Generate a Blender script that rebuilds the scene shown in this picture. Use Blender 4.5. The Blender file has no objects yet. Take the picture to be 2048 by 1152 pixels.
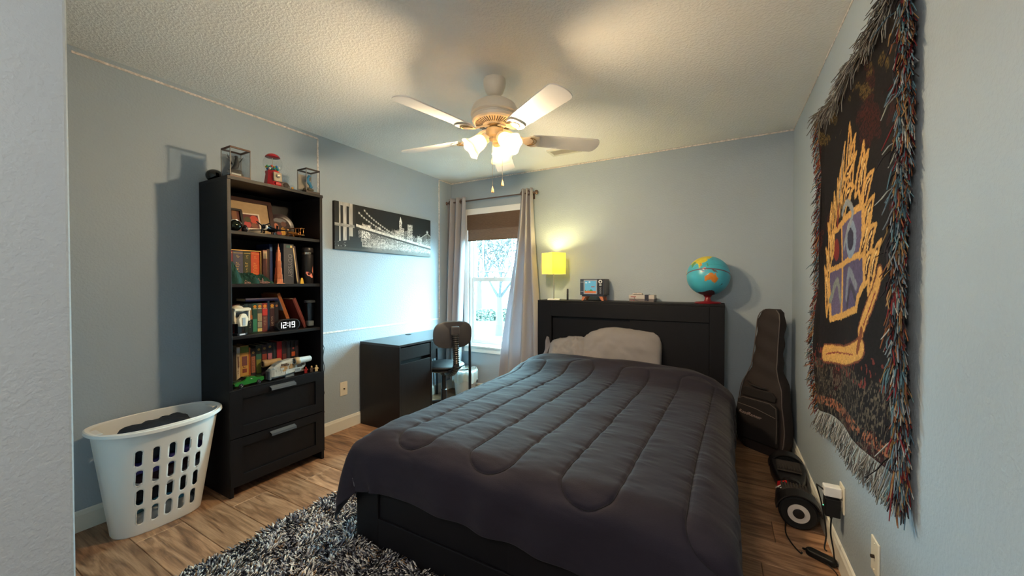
import bpy, bmesh, math, random
import numpy as np
from mathutils import Vector, Matrix, Euler

random.seed(7); np.random.seed(7)
R = math.radians
scene = bpy.context.scene
col = scene.collection

# ------------------------------------------------------------------ camera
XL, XR, YB, HC = -2.88, 0.469, 3.655, 2.47      # left wall, right wall, back wall, ceiling
cam_d = bpy.data.cameras.new('camera'); cam = bpy.data.objects.new('camera', cam_d); col.objects.link(cam)
cam_d.sensor_width = 36.0; cam_d.lens = 758.0 / 2048 * 36.0; cam_d.clip_start = 0.02; cam_d.clip_end = 300
cam.location = (0, 0, 1.2753); cam.rotation_euler = (R(90 - 0.83), 0, R(29.17))
scene.camera = cam

# ------------------------------------------------------------------ world, sun, exposure
scene.view_settings.view_transform = 'Standard'; scene.view_settings.look = 'None'
scene.view_settings.gamma = 1.0; scene.view_settings.use_curve_mapping = False
scene.view_settings.exposure = 0.72
SKY_STRENGTH = 56.0
FAN_W, LAMP_W, HALL_W = 54.0, 10.0, 115.0
world = bpy.data.worlds.new('world'); scene.world = world; world.use_nodes = True
wn = world.node_tree.nodes; wl = world.node_tree.links
bg = wn['Background']; bg.inputs['Strength'].default_value = SKY_STRENGTH
bg.inputs['Color'].default_value = (0.47, 0.88, 1.0, 1)
def portal(loc, rot, sx, sy):
    d = bpy.data.lights.new('window_portal', 'AREA'); d.shape = 'RECTANGLE'; d.size = sx; d.size_y = sy; d.cycles.is_portal = True
    o = bpy.data.objects.new('window_portal', d); col.objects.link(o); o.location = loc; o.rotation_euler = rot
portal((-2.2775, YB + .115, 1.31), (R(-90), 0, 0), .69, 1.52)        # bedroom window, facing the room

# ------------------------------------------------------------------ helpers: colour and materials
def s2l(c): c = c / 255.0; return c / 12.92 if c <= .04045 else ((c + .055) / 1.055) ** 2.4
def S(r, g, b): return (s2l(r), s2l(g), s2l(b), 1.0)

def mat(name, c, rough=.5, metal=0.0, spec=.4, var=0.0, vs=8.0, bump=0.0, bs=60.0, coat=0.0, emit=None, es=0.0, alpha=None, sheen=0.0, trans=0.0, stretch=None, bdist=.002):
    m = bpy.data.materials.new(name); m.use_nodes = True
    n = m.node_tree.nodes; l = m.node_tree.links; p = n['Principled BSDF']
    p.inputs['Base Color'].default_value = c; p.inputs['Roughness'].default_value = rough
    p.inputs['Metallic'].default_value = metal; p.inputs['Specular IOR Level'].default_value = spec
    if coat: p.inputs['Coat Weight'].default_value = coat; p.inputs['Coat Roughness'].default_value = .1
    if sheen: p.inputs['Sheen Weight'].default_value = sheen
    if trans: p.inputs['Transmission Weight'].default_value = trans
    if emit: p.inputs['Emission Color'].default_value = emit; p.inputs['Emission Strength'].default_value = es
    if var or bump:
        tc = n.new('ShaderNodeTexCoord'); mp = n.new('ShaderNodeMapping'); l.new(tc.outputs['Object'], mp.inputs['Vector'])
        if stretch: mp.inputs['Scale'].default_value = stretch
    if var:
        no = n.new('ShaderNodeTexNoise'); no.inputs['Scale'].default_value = vs; no.inputs['Detail'].default_value = 5
        l.new(mp.outputs[0], no.inputs['Vector'])
        cr = n.new('ShaderNodeValToRGB'); cr.color_ramp.elements[0].position = .3; cr.color_ramp.elements[1].position = .7
        cr.color_ramp.elements[0].color = tuple(x * (1 - var) for x in c[:3]) + (1,)
        cr.color_ramp.elements[1].color = tuple(min(1, x * (1 + var)) for x in c[:3]) + (1,)
        l.new(no.outputs['Fac'], cr.inputs[0]); l.new(cr.outputs[0], p.inputs['Base Color'])
    if bump:
        nb = n.new('ShaderNodeTexNoise'); nb.inputs['Scale'].default_value = bs; nb.inputs['Detail'].default_value = 4
        l.new(mp.outputs[0], nb.inputs['Vector'])
        bp = n.new('ShaderNodeBump'); bp.inputs['Strength'].default_value = bump; bp.inputs['Distance'].default_value = bdist
        l.new(nb.outputs['Fac'], bp.inputs['Height']); l.new(bp.outputs[0], p.inputs['Normal'])
    return m

def vmat(name, rough=.6, bump=0.0, bs=300.0, spec=.3, es=0.0, sheen=0.0):
    m = bpy.data.materials.new(name); m.use_nodes = True
    n = m.node_tree.nodes; l = m.node_tree.links; p = n['Principled BSDF']
    a = n.new('ShaderNodeAttribute'); a.attribute_name = 'Col'
    l.new(a.outputs['Color'], p.inputs['Base Color']); p.inputs['Roughness'].default_value = rough; p.inputs['Specular IOR Level'].default_value = spec
    if sheen: p.inputs['Sheen Weight'].default_value = sheen
    if es: l.new(a.outputs['Color'], p.inputs['Emission Color']); p.inputs['Emission Strength'].default_value = es
    if bump:
        tc = n.new('ShaderNodeTexCoord'); nb = n.new('ShaderNodeTexNoise'); nb.inputs['Scale'].default_value = bs
        l.new(tc.outputs['Object'], nb.inputs['Vector'])
        bp = n.new('ShaderNodeBump'); bp.inputs['Strength'].default_value = bump; bp.inputs['Distance'].default_value = .001
        l.new(nb.outputs['Fac'], bp.inputs['Height']); l.new(bp.outputs[0], p.inputs['Normal'])
    return m

def clearmat(name, tint=(1, 1, 1, 1), gl=.08, rough=.02):
    m = bpy.data.materials.new(name); m.use_nodes = True
    n = m.node_tree.nodes; l = m.node_tree.links; n.remove(n['Principled BSDF'])
    t = n.new('ShaderNodeBsdfTransparent'); t.inputs[0].default_value = tint
    g = n.new('ShaderNodeBsdfGlossy'); g.inputs['Roughness'].default_value = rough
    lw = n.new('ShaderNodeLayerWeight'); pw_ = n.new('ShaderNodeMath'); pw_.operation = 'POWER'; pw_.inputs[1].default_value = 4.0; l.new(lw.outputs['Facing'], pw_.inputs[0])
    fr = n.new('ShaderNodeMath'); fr.operation = 'MULTIPLY_ADD'; fr.inputs[1].default_value = .6; fr.inputs[2].default_value = .03; l.new(pw_.outputs[0], fr.inputs[0])
    mx = n.new('ShaderNodeMixShader'); l.new(fr.outputs[0], mx.inputs[0]); l.new(t.outputs[0], mx.inputs[1]); l.new(g.outputs[0], mx.inputs[2])
    l.new(mx.outputs[0], n['Material Output'].inputs[0])
    return m

def translmat(name, c, mix=.5, tc=None):
    m = bpy.data.materials.new(name); m.use_nodes = True
    n = m.node_tree.nodes; l = m.node_tree.links; p = n['Principled BSDF']
    p.inputs['Base Color'].default_value = c; p.inputs['Roughness'].default_value = .6
    t = n.new('ShaderNodeBsdfTranslucent'); t.inputs[0].default_value = tc or c
    mx = n.new('ShaderNodeMixShader'); mx.inputs[0].default_value = mix
    l.new(p.outputs[0], mx.inputs[1]); l.new(t.outputs[0], mx.inputs[2]); l.new(mx.outputs[0], n['Material Output'].inputs[0])
    return m

# ------------------------------------------------------------------ helpers: mesh builder
class MB:
    def __init__(s): s.v = []; s.f = []; s.m = []; s.c = None
    def add(s, vs, fs, mi=0):
        o = len(s.v); s.v.extend([tuple(v) for v in vs]); s.f.extend([tuple(i + o for i in f) for f in fs]); s.m.extend([mi] * len(fs)); return s
    def box(s, c, d, rot=None, mi=0):
        hx, hy, hz = d[0] / 2, d[1] / 2, d[2] / 2
        vs = [Vector((x, y, z)) for x in (-hx, hx) for y in (-hy, hy) for z in (-hz, hz)]
        if rot is not None:
            M = rot.to_matrix() if isinstance(rot, Euler) else (Euler(rot).to_matrix() if not isinstance(rot, Matrix) else rot)
            vs = [M @ v for v in vs]
        vs = [v + Vector(c) for v in vs]
        return s.add(vs, [(0, 1, 3, 2), (4, 6, 7, 5), (0, 4, 5, 1), (2, 3, 7, 6), (0, 2, 6, 4), (1, 5, 7, 3)], mi)
    def bb(s, x0, x1, y0, y1, z0, z1, mi=0): return s.box(((x0 + x1) / 2, (y0 + y1) / 2, (z0 + z1) / 2), (abs(x1 - x0), abs(y1 - y0), abs(z1 - z0)), None, mi)
    def tube(s, pts, r, n=8, caps=True, mi=0, closed=False, sq=None):
        P = [Vector(p) for p in pts]; k = len(P)
        rr = r if isinstance(r, (list, tuple)) else [r] * k
        T = []
        for i in range(k):
            a = P[i - 1] if (i > 0 or closed) else P[i]; b = P[(i + 1) % k] if (i < k - 1 or closed) else P[i]
            T.append((b - a).normalized())
        up = Vector((0, 0, 1)) if abs(T[0].z) < .9 else Vector((1, 0, 0))
        N = (up - T[0] * up.dot(T[0])).normalized(); vs = []
        for i in range(k):
            N = (N - T[i] * N.dot(T[i])); N = N.normalized() if N.length > 1e-6 else T[i].orthogonal().normalized()
            B = T[i].cross(N)
            for j in range(n):
                a = 2 * math.pi * j / n
                vs.append(P[i] + (N * math.cos(a) * (sq or 1) + B * math.sin(a)) * rr[i])
        fs = []
        for i in range(k if closed else k - 1):
            for j in range(n):
                a = i * n + j; b = i * n + (j + 1) % n; i2 = (i + 1) % k
                fs.append((a, b, i2 * n + (j + 1) % n, i2 * n + j))
        if caps and not closed: fs.append(tuple(range(n - 1, -1, -1))); fs.append(tuple(range((k - 1) * n, k * n)))
        return s.add(vs, fs, mi)
    def lathe(s, prof, n=24, M=None, mi=0, loc=(0, 0, 0)):
        vs = []; fs = []; k = len(prof)
        for r, z in prof:
            for j in range(n):
                a = 2 * math.pi * j / n; v = Vector((max(r, 1e-5) * math.cos(a), max(r, 1e-5) * math.sin(a), z))
                if M is not None: v = M @ v
                vs.append(v + Vector(loc))
        for i in range(k - 1):
            for j in range(n): fs.append((i * n + j, i * n + (j + 1) % n, (i + 1) * n + (j + 1) % n, (i + 1) * n + j))
        return s.add(vs, fs, mi)
    def prism(s, poly, h, M=None, mi=0, base=0.0):
        k = len(poly); vs = [Vector((x, y, base)) for x, y in poly] + [Vector((x, y, base + h)) for x, y in poly]
        if M is not None: vs = [M @ v for v in vs]
        fs = [tuple(range(k - 1, -1, -1)), tuple(range(k, 2 * k))] + [(i, (i + 1) % k, k + (i + 1) % k, k + i) for i in range(k)]
        return s.add(vs, fs, mi)
    def sph(s, c, r, nu=16, nv=10, M=None, mi=0):
        rx, ry, rz = (r, r, r) if not isinstance(r, (tuple, list)) else r
        vs = []; fs = []
        for i in range(nv + 1):
            t = math.pi * i / nv
            for j in range(nu):
                a = 2 * math.pi * j / nu; q = Vector((rx * math.sin(t) * math.cos(a), ry * math.sin(t) * math.sin(a), -rz * math.cos(t)))
                if M is not None: q = M @ q
                vs.append(q + Vector(c))
        for i in range(nv):
            for j in range(nu): fs.append((i * nu + j, i * nu + (j + 1) % nu, (i + 1) * nu + (j + 1) % nu, (i + 1) * nu + j))
        return s.add(vs, fs, mi)
    def grid(s, fn, nu, nv, mi=0, wrap=False):
        vs = [fn(i / (nu - (0 if wrap else 1)), j / (nv - 1)) for j in range(nv) for i in range(nu)]
        fs = [(j * nu + i, j * nu + (i + 1) % nu, (j + 1) * nu + (i + 1) % nu, (j + 1) * nu + i) for j in range(nv - 1) for i in range(nu if wrap else nu - 1)]
        return s.add(vs, fs, mi)
    def build(s, name, mats, parent=None, smooth=None, bevel=0.0, loc=None, rot=None, cols=None, seg=2, weld=True):
        me = bpy.data.meshes.new(name)
        me.from_pydata([tuple(v) for v in s.v], [], s.f)
        if not isinstance(mats, (list, tuple)): mats = [mats]
        for m in mats: me.materials.append(m)
        if len(mats) > 1: me.polygons.foreach_set('material_index', s.m)
        if cols is not None:
            a = me.color_attributes.new('Col', 'FLOAT_COLOR', 'POINT')
            cc = np.ones((len(s.v), 4), np.float32); cc[:, :3] = np.asarray(cols, np.float32)[:, :3]; a.data.foreach_set('color', cc.ravel())
        bm = bmesh.new(); bm.from_mesh(me)
        if weld and cols is None: bmesh.ops.remove_doubles(bm, verts=bm.verts, dist=1e-5)
        bmesh.ops.recalc_face_normals(bm, faces=bm.faces); bm.to_mesh(me); bm.free()
        if smooth is not None:
            me.polygons.foreach_set('use_smooth', [True] * len(me.polygons))
            if smooth < 170: me.set_sharp_from_angle(angle=R(smooth))
        o = bpy.data.objects.new(name, me); col.objects.link(o)
        if parent is not None: o.parent = parent
        if loc is not None: o.location = loc
        if rot is not None: o.rotation_euler = rot
        if bevel:
            b = o.modifiers.new('bevel', 'BEVEL'); b.width = bevel; b.segments = seg; b.limit_method = 'ANGLE'; b.angle_limit = R(40)
        return o

def npmesh(name, V, F, mats, parent=None, cols=None, smooth=True):
    """numpy arrays to a mesh object (V n x 3, F m x 4)"""
    me = bpy.data.meshes.new(name); n = len(V); m = len(F); k = F.shape[1]
    me.vertices.add(n); me.vertices.foreach_set('co', np.asarray(V, np.float32).ravel())
    me.loops.add(m * k); me.loops.foreach_set('vertex_index', np.asarray(F, np.int32).ravel())
    me.polygons.add(m); me.polygons.foreach_set('loop_start', np.arange(0, m * k, k, dtype=np.int32))
    me.polygons.foreach_set('use_smooth', np.full(m, bool(smooth)))
    me.update(calc_edges=True); me.validate()
    if not isinstance(mats, (list, tuple)): mats = [mats]
    for q in mats: me.materials.append(q)
    if cols is not None:
        a = me.color_attributes.new('Col', 'FLOAT_COLOR', 'POINT'); cc = np.ones((n, 4), np.float32); cc[:, :3] = cols[:, :3]; a.data.foreach_set('color', cc.ravel())
    o = bpy.data.objects.new(name, me); col.objects.link(o)
    if parent is not None: o.parent = parent
    return o

def gridfaces(nu, nv):
    i, j = np.meshgrid(np.arange(nu - 1), np.arange(nv - 1)); a = (j * nu + i).ravel()
    return np.stack([a, a + 1, a + nu + 1, a + nu], 1)

def thing(name, label, cat, loc=(0, 0, 0), rz=0.0, group=None):
    o = bpy.data.objects.new(name, None); col.objects.link(o); o.empty_display_size = .05
    o.location = loc; o.rotation_euler = (0, 0, rz); o['label'] = label; o['category'] = cat
    if group: o['group'] = group
    return o
def tag(o, label, cat, group=None):
    o['label'] = label; o['category'] = cat
    if group: o['group'] = group
    return o
def struct(o, label=None, cat=None):
    o['kind'] = 'structure'
    if label: o['label'] = label
    if cat: o['category'] = cat
    return o

def text_mesh(name, txt, size, mt, parent, loc, rot, depth=.0004, shear=0.0, align='CENTER', xs=1.0):
    cu = bpy.data.curves.new(name, 'FONT'); cu.body = txt; cu.size = size; cu.extrude = depth; cu.align_x = align; cu.align_y = 'CENTER'; cu.shear = shear
    t = bpy.data.objects.new(name, cu); col.objects.link(t)
    dg = bpy.context.evaluated_depsgraph_get(); me = bpy.data.meshes.new_from_object(t.evaluated_get(dg)); me.name = name
    bpy.data.objects.remove(t); me.materials.clear(); me.materials.append(mt)
    o = bpy.data.objects.new(name, me); col.objects.link(o); o.parent = parent; o.location = loc; o.rotation_euler = rot; o.scale = (xs, 1, 1)
    return o

def vnoise(x, y, seed=0):
    xi = np.floor(x).astype(np.int64); yi = np.floor(y).astype(np.int64); fx = x - xi; fy = y - yi
    fx = fx * fx * (3 - 2 * fx); fy = fy * fy * (3 - 2 * fy)
    def h(a, b):
        q = (a * 374761393 + b * 668265263 + seed * 974711) & 0x7fffffff
        q = ((q ^ (q >> 13)) * 1274126177) & 0x7fffffff
        return ((q ^ (q >> 16)) & 0xffff) / 65535.0
    return (h(xi, yi) * (1 - fx) + h(xi + 1, yi) * fx) * (1 - fy) + (h(xi, yi + 1) * (1 - fx) + h(xi + 1, yi + 1) * fx) * fy
def fbm(x, y, o=4, seed=0): return sum(vnoise(x * 2 ** k, y * 2 ** k, seed + k) / 2 ** (k + 1) for k in range(o))
def smst(a, b, x): t = np.clip((x - a) / (b - a), 0, 1); return t * t * (3 - 2 * t)
# ================================================================== materials of the room
def wallmat(name, c, bsc=90.0, bst=.19, bdist=.003, rough=.55):
    m = mat(name, c, rough, spec=.3, var=.03, vs=1.5)
    n = m.node_tree.nodes; l = m.node_tree.links; p = n['Principled BSDF']
    tc = n.new('ShaderNodeTexCoord'); nb = n.new('ShaderNodeTexNoise'); nb.inputs['Scale'].default_value = bsc; nb.inputs['Detail'].default_value = 2
    l.new(tc.outputs['Object'], nb.inputs['Vector'])
    cr = n.new('ShaderNodeValToRGB'); cr.color_ramp.elements[0].position = .42; cr.color_ramp.elements[1].position = .62; l.new(nb.outputs['Fac'], cr.inputs[0])
    bp = n.new('ShaderNodeBump'); bp.inputs['Strength'].default_value = bst; bp.inputs['Distance'].default_value = bdist
    l.new(cr.outputs[0], bp.inputs['Height']); l.new(bp.outputs[0], p.inputs['Normal'])
    return m
M_wall = wallmat('wall_paint', S(160, 172, 183))
M_ceil = wallmat('ceiling_paint', S(238, 236, 232), 70, .4, .004, .8)
M_base = mat('white_trim_paint', S(224, 222, 212), .35, var=.03, vs=3)
M_white = mat('white_paint', S(235, 235, 232), .35)
M_plate = mat('wall_plate_plastic', S(226, 218, 200), .35, var=.02)
M_dark = mat('black', S(14, 13, 15), .5)

def woodmat():
    m = bpy.data.materials.new('oak_laminate'); m.use_nodes = True
    n = m.node_tree.nodes; l = m.node_tree.links; p = n['Principled BSDF']
    tc = n.new('ShaderNodeTexCoord'); oi = n.new('ShaderNodeObjectInfo')
    cm = n.new('ShaderNodeCombineXYZ'); mu = n.new('ShaderNodeMath'); mu.operation = 'MULTIPLY'; mu.inputs[1].default_value = 37.0
    l.new(oi.outputs['Random'], mu.inputs[0]); l.new(mu.outputs[0], cm.inputs[0]); l.new(mu.outputs[0], cm.inputs[1])
    ad = n.new('ShaderNodeVectorMath'); l.new(tc.outputs['Object'], ad.inputs[0]); l.new(cm.outputs[0], ad.inputs[1])
    mp = n.new('ShaderNodeMapping'); mp.inputs['Scale'].default_value = (1.3, 9.0, 1.0); l.new(ad.outputs[0], mp.inputs[0])
    n1 = n.new('ShaderNodeTexNoise'); n1.inputs['Scale'].default_value = 2.2; n1.inputs['Detail'].default_value = 7; n1.inputs['Distortion'].default_value = 1.6; l.new(mp.outputs[0], n1.inputs['Vector'])
    cr = n.new('ShaderNodeValToRGB'); e = cr.color_ramp.elements
    e[0].position = .28; e[0].color = S(96, 68, 50); e[1].position = .72; e[1].color = S(192, 152, 118)
    for pos, c in ((.42, S(142, 104, 76)), (.55, S(172, 132, 100))):
        q = e.new(pos); q.color = c
    l.new(n1.outputs['Fac'], cr.inputs[0])
    mp2 = n.new('ShaderNodeMapping'); mp2.inputs['Scale'].default_value = (4, 90.0, 1.0); l.new(ad.outputs[0], mp2.inputs[0])
    n2 = n.new('ShaderNodeTexNoise'); n2.inputs['Scale'].default_value = 2; n2.inputs['Detail'].default_value = 4; l.new(mp2.outputs[0], n2.inputs['Vector'])
    mx = n.new('ShaderNodeMix'); mx.data_type = 'RGBA'; mx.blend_type = 'MULTIPLY'; mx.inputs[0].default_value = .45
    c2 = n.new('ShaderNodeValToRGB'); c2.color_ramp.elements[0].position = .35; c2.color_ramp.elements[0].color = (.45, .38, .33, 1); c2.color_ramp.elements[1].position = .6; l.new(n2.outputs['Fac'], c2.inputs[0])
    l.new(cr.outputs[0], mx.inputs[6]); l.new(c2.outputs[0], mx.inputs[7])
    hs = n.new('ShaderNodeHueSaturation'); mr = n.new('ShaderNodeMapRange'); mr.inputs[3].default_value = .78; mr.inputs[4].default_value = 1.12
    l.new(oi.outputs['Random'], mr.inputs[0]); l.new(mr.outputs[0], hs.inputs['Value']); l.new(mx.outputs[2], hs.inputs['Color'])
    l.new(hs.outputs[0], p.inputs['Base Color']); p.inputs['Roughness'].default_value = .38; p.inputs['Specular IOR Level'].default_value = .4
    bp = n.new('ShaderNodeBump'); bp.inputs['Strength'].default_value = .2; bp.inputs['Distance'].default_value = .001; l.new(n2.outputs['Fac'], bp.inputs['Height']); l.new(bp.outputs[0], p.inputs['Normal'])
    return m
M_floor = woodmat()

# ================================================================== room shell
HB = -1.6          # hall back wall
XJ, YJ = -1.35, 0.276   # outside corner where the hall meets the room
floor = struct(MB().bb(XL - .2, XR + .12, HB - .12, YB + .12, -.12, -.006).build('floor', M_dark))
pl_w, pl_l = .192, 1.22
row = 0; y = HB
while y < YB - .001:
    y1 = min(y + pl_w, YB); x = XL - .06 - (row * .47 % 1.0) * pl_l
    while x < XR:
        x0 = max(x, XL - .06); x1 = min(x + pl_l, XR)
        if x1 - x0 > .01 and not (y1 < YJ - .02 and x1 < XJ):
            b = MB(); hx = (x1 - x0) / 2 - .0007; hy = (y1 - y) / 2 - .0007; c = .0022
            vs = [(-hx, -hy, -.006), (hx, -hy, -.006), (hx, hy, -.006), (-hx, hy, -.006), (-hx, -hy, -c), (hx, -hy, -c), (hx, hy, -c), (-hx, hy, -c), (-hx + c, -hy + c, 0), (hx - c, -hy + c, 0), (hx - c, hy - c, 0), (-hx + c, hy - c, 0)]
            fs = [(8, 9, 10, 11)] + [(i, (i + 1) % 4, 4 + (i + 1) % 4, 4 + i) for i in range(4)] + [(4 + i, 4 + (i + 1) % 4, 8 + (i + 1) % 4, 8 + i) for i in range(4)]
            b.add(vs, fs); b.build('plank', M_floor, floor, loc=((x0 + x1) / 2, (y + y1) / 2, 0))
        x += pl_l
    y += pl_w; row += 1
struct(MB().bb(XL - .2, XR + .12, HB - .12, YB + .12, HC, HC + .12).build('ceiling', M_ceil))
w = MB(); w.bb(XL - .2, XL, YJ - .1, YB + .12, -.006, HC); struct(w.build('wall_left', M_wall))
struct(MB().bb(XR, XR + .12, HB - .12, YB + .12, -.006, HC).build('wall_right', M_wall))
WX0, WX1, WZ0, WZ1 = -2.625, -1.93, .545, 2.07
w = MB(); w.bb(XL, WX0, YB, YB + .12, -.006, HC); w.bb(WX1, XR, YB, YB + .12, -.006, HC); w.bb(WX0, WX1, YB, YB + .12, -.006, WZ0); w.bb(WX0, WX1, YB, YB + .12, WZ1, HC)
struct(w.build('wall_back', M_wall))
struct(MB().bb(XL - .2, XJ, HB, YJ, -.006, HC).build('wall_front', M_wall, bevel=.008, seg=3))
struct(MB().bb(XL - .2, XR, HB - .12, HB, -.006, HC).build('wall_hall', M_wall))

def basebd(name, p0, p1, nrm, h=.105):
    p0 = Vector(p0); p1 = Vector(p1); n = Vector(nrm); b = MB()
    prof = [(0, 0), (.014, 0), (.014, h - .022), (.010, h - .012), (.008, h - .004), (.004, h), (0, h)]
    k = len(prof); vs = []
    for p in (p0, p1):
        for d, z in prof: vs.append(p + n * d + Vector((0, 0, z)))
    fs = [tuple(range(k)), tuple(range(2 * k - 1, k - 1, -1))] + [(i, (i + 1) % k, k + (i + 1) % k, k + i) for i in range(k)]
    b.add(vs, fs); return struct(b.build(name, M_base, bevel=0))
basebd('baseboard_left', (XL, YJ, 0), (XL, YB, 0), (1, 0, 0))
basebd('baseboard_back', (XL + .014, YB, 0), (XR - .014, YB, 0), (0, -1, 0))
basebd('baseboard_right', (XR, HB, 0), (XR, YB, 0), (-1, 0, 0))
basebd('baseboard_front', (XL, YJ, 0), (XJ, YJ, 0), (0, 1, 0))
basebd('baseboard_hall', (XJ, HB, 0), (XJ, YJ, 0), (1, 0, 0))

# window
win = bpy.data.objects.new('window_1', None); col.objects.link(win); win.location = ((WX0 + WX1) / 2, YB, WZ0); struct(win)
ox, oy, oz = win.location
def W(x0, x1, y0, y1, z0, z1, name, mt, bev=.002, par=win): return MB().bb(x0 - ox, x1 - ox, y0 - oy, y1 - oy, z0 - oz, z1 - oz).build(name, mt, par, bevel=bev)
M_vinyl = mat('white_vinyl', S(232, 236, 238), .3)
W(WX0 - .055, WX0, YB - .018, YB, WZ0, WZ1 + .062, 'casing', M_white); W(WX1, WX1 + .055, YB - .018, YB, WZ0, WZ1 + .062, 'casing', M_white)
W(WX0, WX1, YB - .018, YB, WZ1, WZ1 + .062, 'head_casing', M_white)
W(WX0 - .075, WX1 + .075, YB - .045, YB + .03, WZ0 - .018, WZ0, 'sill', M_white, .004)
W(WX0 - .055, WX1 + .055, YB - .016, YB, WZ0 - .08, WZ0 - .018, 'apron', M_white)
for a, b_ in ((WX0, WX0 + .03), (WX1 - .03, WX1)): W(a, b_, YB + .01, YB + .10, WZ0, WZ1, 'jamb', M_vinyl)
W(WX0 + .03, WX1 - .03, YB + .01, YB + .10, WZ1 - .03, WZ1, 'head_jamb', M_vinyl); W(WX0 + .03, WX1 - .03, YB + .01, YB + .10, WZ0, WZ0 + .02, 'bottom_jamb', M_vinyl)
M_pane = clearmat('window_pane', (.97, .99, 1, 1))
def sash(y0, z0, z1, name):
    x0, x1 = WX0 + .03, WX1 - .03; t = .033
    s_ = MB()
    for q in ((x0, x0 + t, z0, z1), (x1 - t, x1, z0, z1), (x0 + t, x1 - t, z0, z0 + .045), (x0 + t, x1 - t, z1 - .05, z1)):
        s_.bb(q[0] - ox, q[1] - ox, y0 - oy, y0 + .03 - oy, q[2] - oz, q[3] - oz)
    o = s_.build(name, M_vinyl, win, bevel=.003)
    MB().bb(x0 + t - ox, x1 - t - ox, y0 + .012 - oy, y0 + .016 - oy, z0 + .045 - oz, z1 - .05 - oz).build('pane', M_pane, o)
    return o
sl = sash(YB + .025, WZ0 + .02, 1.335, 'lower_sash'); su = sash(YB + .06, 1.29, WZ1 - .03, 'upper_sash')
mm = MB(); mm.bb(-2.483 - ox, -2.467 - ox, YB + .068 - oy, YB + .080 - oy, 1.335 - oz, 1.99 - oz); mm.bb(WX0 + .06 - ox, WX1 - .06 - ox, YB + .0675 - oy, YB + .0805 - oy, 1.398 - oz, 1.414 - oz); mm.bb(-2.088 - ox, -2.072 - ox, YB + .068 - oy, YB + .080 - oy, 1.335 - oz, 1.99 - oz)
mm.build('muntin', M_vinyl, su)
lk = MB(); lk.lathe([(0, 0), (.022, 0), (.022, .012), (.008, .016), (0, .016)], 16, loc=((-2.275) - ox, .035, 1.335 - oz)); lk.box((-2.258 - ox, .03, 1.352 - oz), (.05, .012, .008)); lk.build('sash_lock', M_vinyl, win, smooth=40)

# woven shade
M_bam = mat('bamboo_weave', S(128, 106, 90), .7, var=.25, vs=30, stretch=(1, 1, 14), bump=.4, bs=40)
M_bam2 = mat('bamboo_weave_valance', S(108, 84, 66), .7, var=.3, vs=30, stretch=(1, 1, 14), bump=.4, bs=40)
bl = thing('woven_blind', 'brown woven bamboo blind rolled halfway up the window', 'blind', (-2.28, YB - .03, 1.765))
def slatpanel(x0, x1, y, z0, z1, st):
    b = MB(); z = z0
    while z < z1: b.bb(x0, x1, y - .004 - random.random() * .001, y, z, min(z + st * .82, z1)); z += st
    return b
valb = slatpanel(-.345, .365, .004, .12, .295, .008); valb.bb(-.345, .365, .004, .008, .12, .298)
vo = valb.build('valance', M_bam2, bl); vo['kind'] = 'stuff'
lob = slatpanel(-.338, .358, .010, 0, .29, .008); lob.bb(-.338, .358, .010, .012, 0, .29); lo = lob.build('shade_panel', M_bam, bl); lo['kind'] = 'stuff'
MB().bb(-.345, .365, -.004, .014, .296, .318).build('head_rail', M_white, bl)
MB().tube([(-.338, .005, -.004), (.358, .005, -.004)], .006).build('bottom_bar', M_bam2, bl, smooth=40)

# ceiling register
M_vent = mat('vent_enamel', S(214, 210, 196), .4)
v = thing('ceiling_vent', 'small white louvred air vent in the ceiling behind the fan', 'vent', (-1.27, 3.24, HC - .012))
vb = MB()
for q in ((-.14, .14, -.085, -.058), (-.14, .14, .058, .085), (-.14, -.112, -.058, .058), (.112, .14, -.058, .058)): vb.bb(*q, 0, .012)
vb.build('frame', M_vent, v, bevel=.003)
for i in range(9): MB().box((0, -.048 + i * .012, .006), (.222, .013, .0012), Euler((R(38), 0, 0))).build('louvre', M_vent, v)
MB().bb(-.112, .112, -.058, .058, .0105, .012).build('duct', M_dark, v)

# LED tape
M_led = mat('led_tape', S(214, 204, 196), .4, var=.35, vs=60)
b = MB(); t = .004; hw = .006
zt_ = HC - .03
b.bb(XL, XL + t, .60, 1.927, zt_ - hw, zt_ + hw); b.bb(XL, XL + t, 1.921, 1.933, .87, zt_)
b.bb(XL, XL + t, 1.933, 3.425, .851, .863); b.bb(XL, XL + t, 3.419, 3.431, .857, HC - .012)
b.bb(XL, XL + t, 3.43, YB - t, HC - .014, HC - .003); b.bb(XL, XR, YB - t, YB, HC - .014, HC - .003); b.bb(XR - t, XR, .4, YB - t, HC - .010, HC - .002)
tag(b.build('led_strip', M_led), 'thin pale led tape running around the walls just below the ceiling', 'led strip')

# wall plates
def plate(name, label, loc, rz, kind):
    p = thing(name, label, 'wall plate', loc, rz)
    MB().bb(-.006, 0, -.037, .037, -.06, .06).build('plate', M_plate, p, bevel=.003)
    if kind == 'jack':
        MB().lathe([(0, -.0), (.006, 0), (.006, .010), (.0045, .010), (.0045, .006), (0, .006)], 16, M=Matrix.Rotation(R(-90), 3, 'Y'), loc=(-.006, 0, 0)).build('coax_jack', mat('dark_metal_jack', S(70, 60, 52), .35, .8), p, smooth=40)
    if kind == 'out':
        for z in (-.024, .024):
            o = MB().bb(-.008, -.006, -.016, .016, z - .014, z + .014).build('socket', M_plate, p, bevel=.003)
            for yy in (-.006, .006): MB().bb(-.0085, -.0078, yy - .001, yy + .001, z - .004, z + .005).build('slot', M_dark, o)
    for z in (-.045, .045): MB().sph((-.006, 0, z), (.002, .003, .003), 8, 6).build('screw', M_plate, p, smooth=60)
    return p
plate('cable_wall_plate', 'cream cable wall plate beside the desk', (XL, 2.152, .353), math.pi, 'jack')
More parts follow.
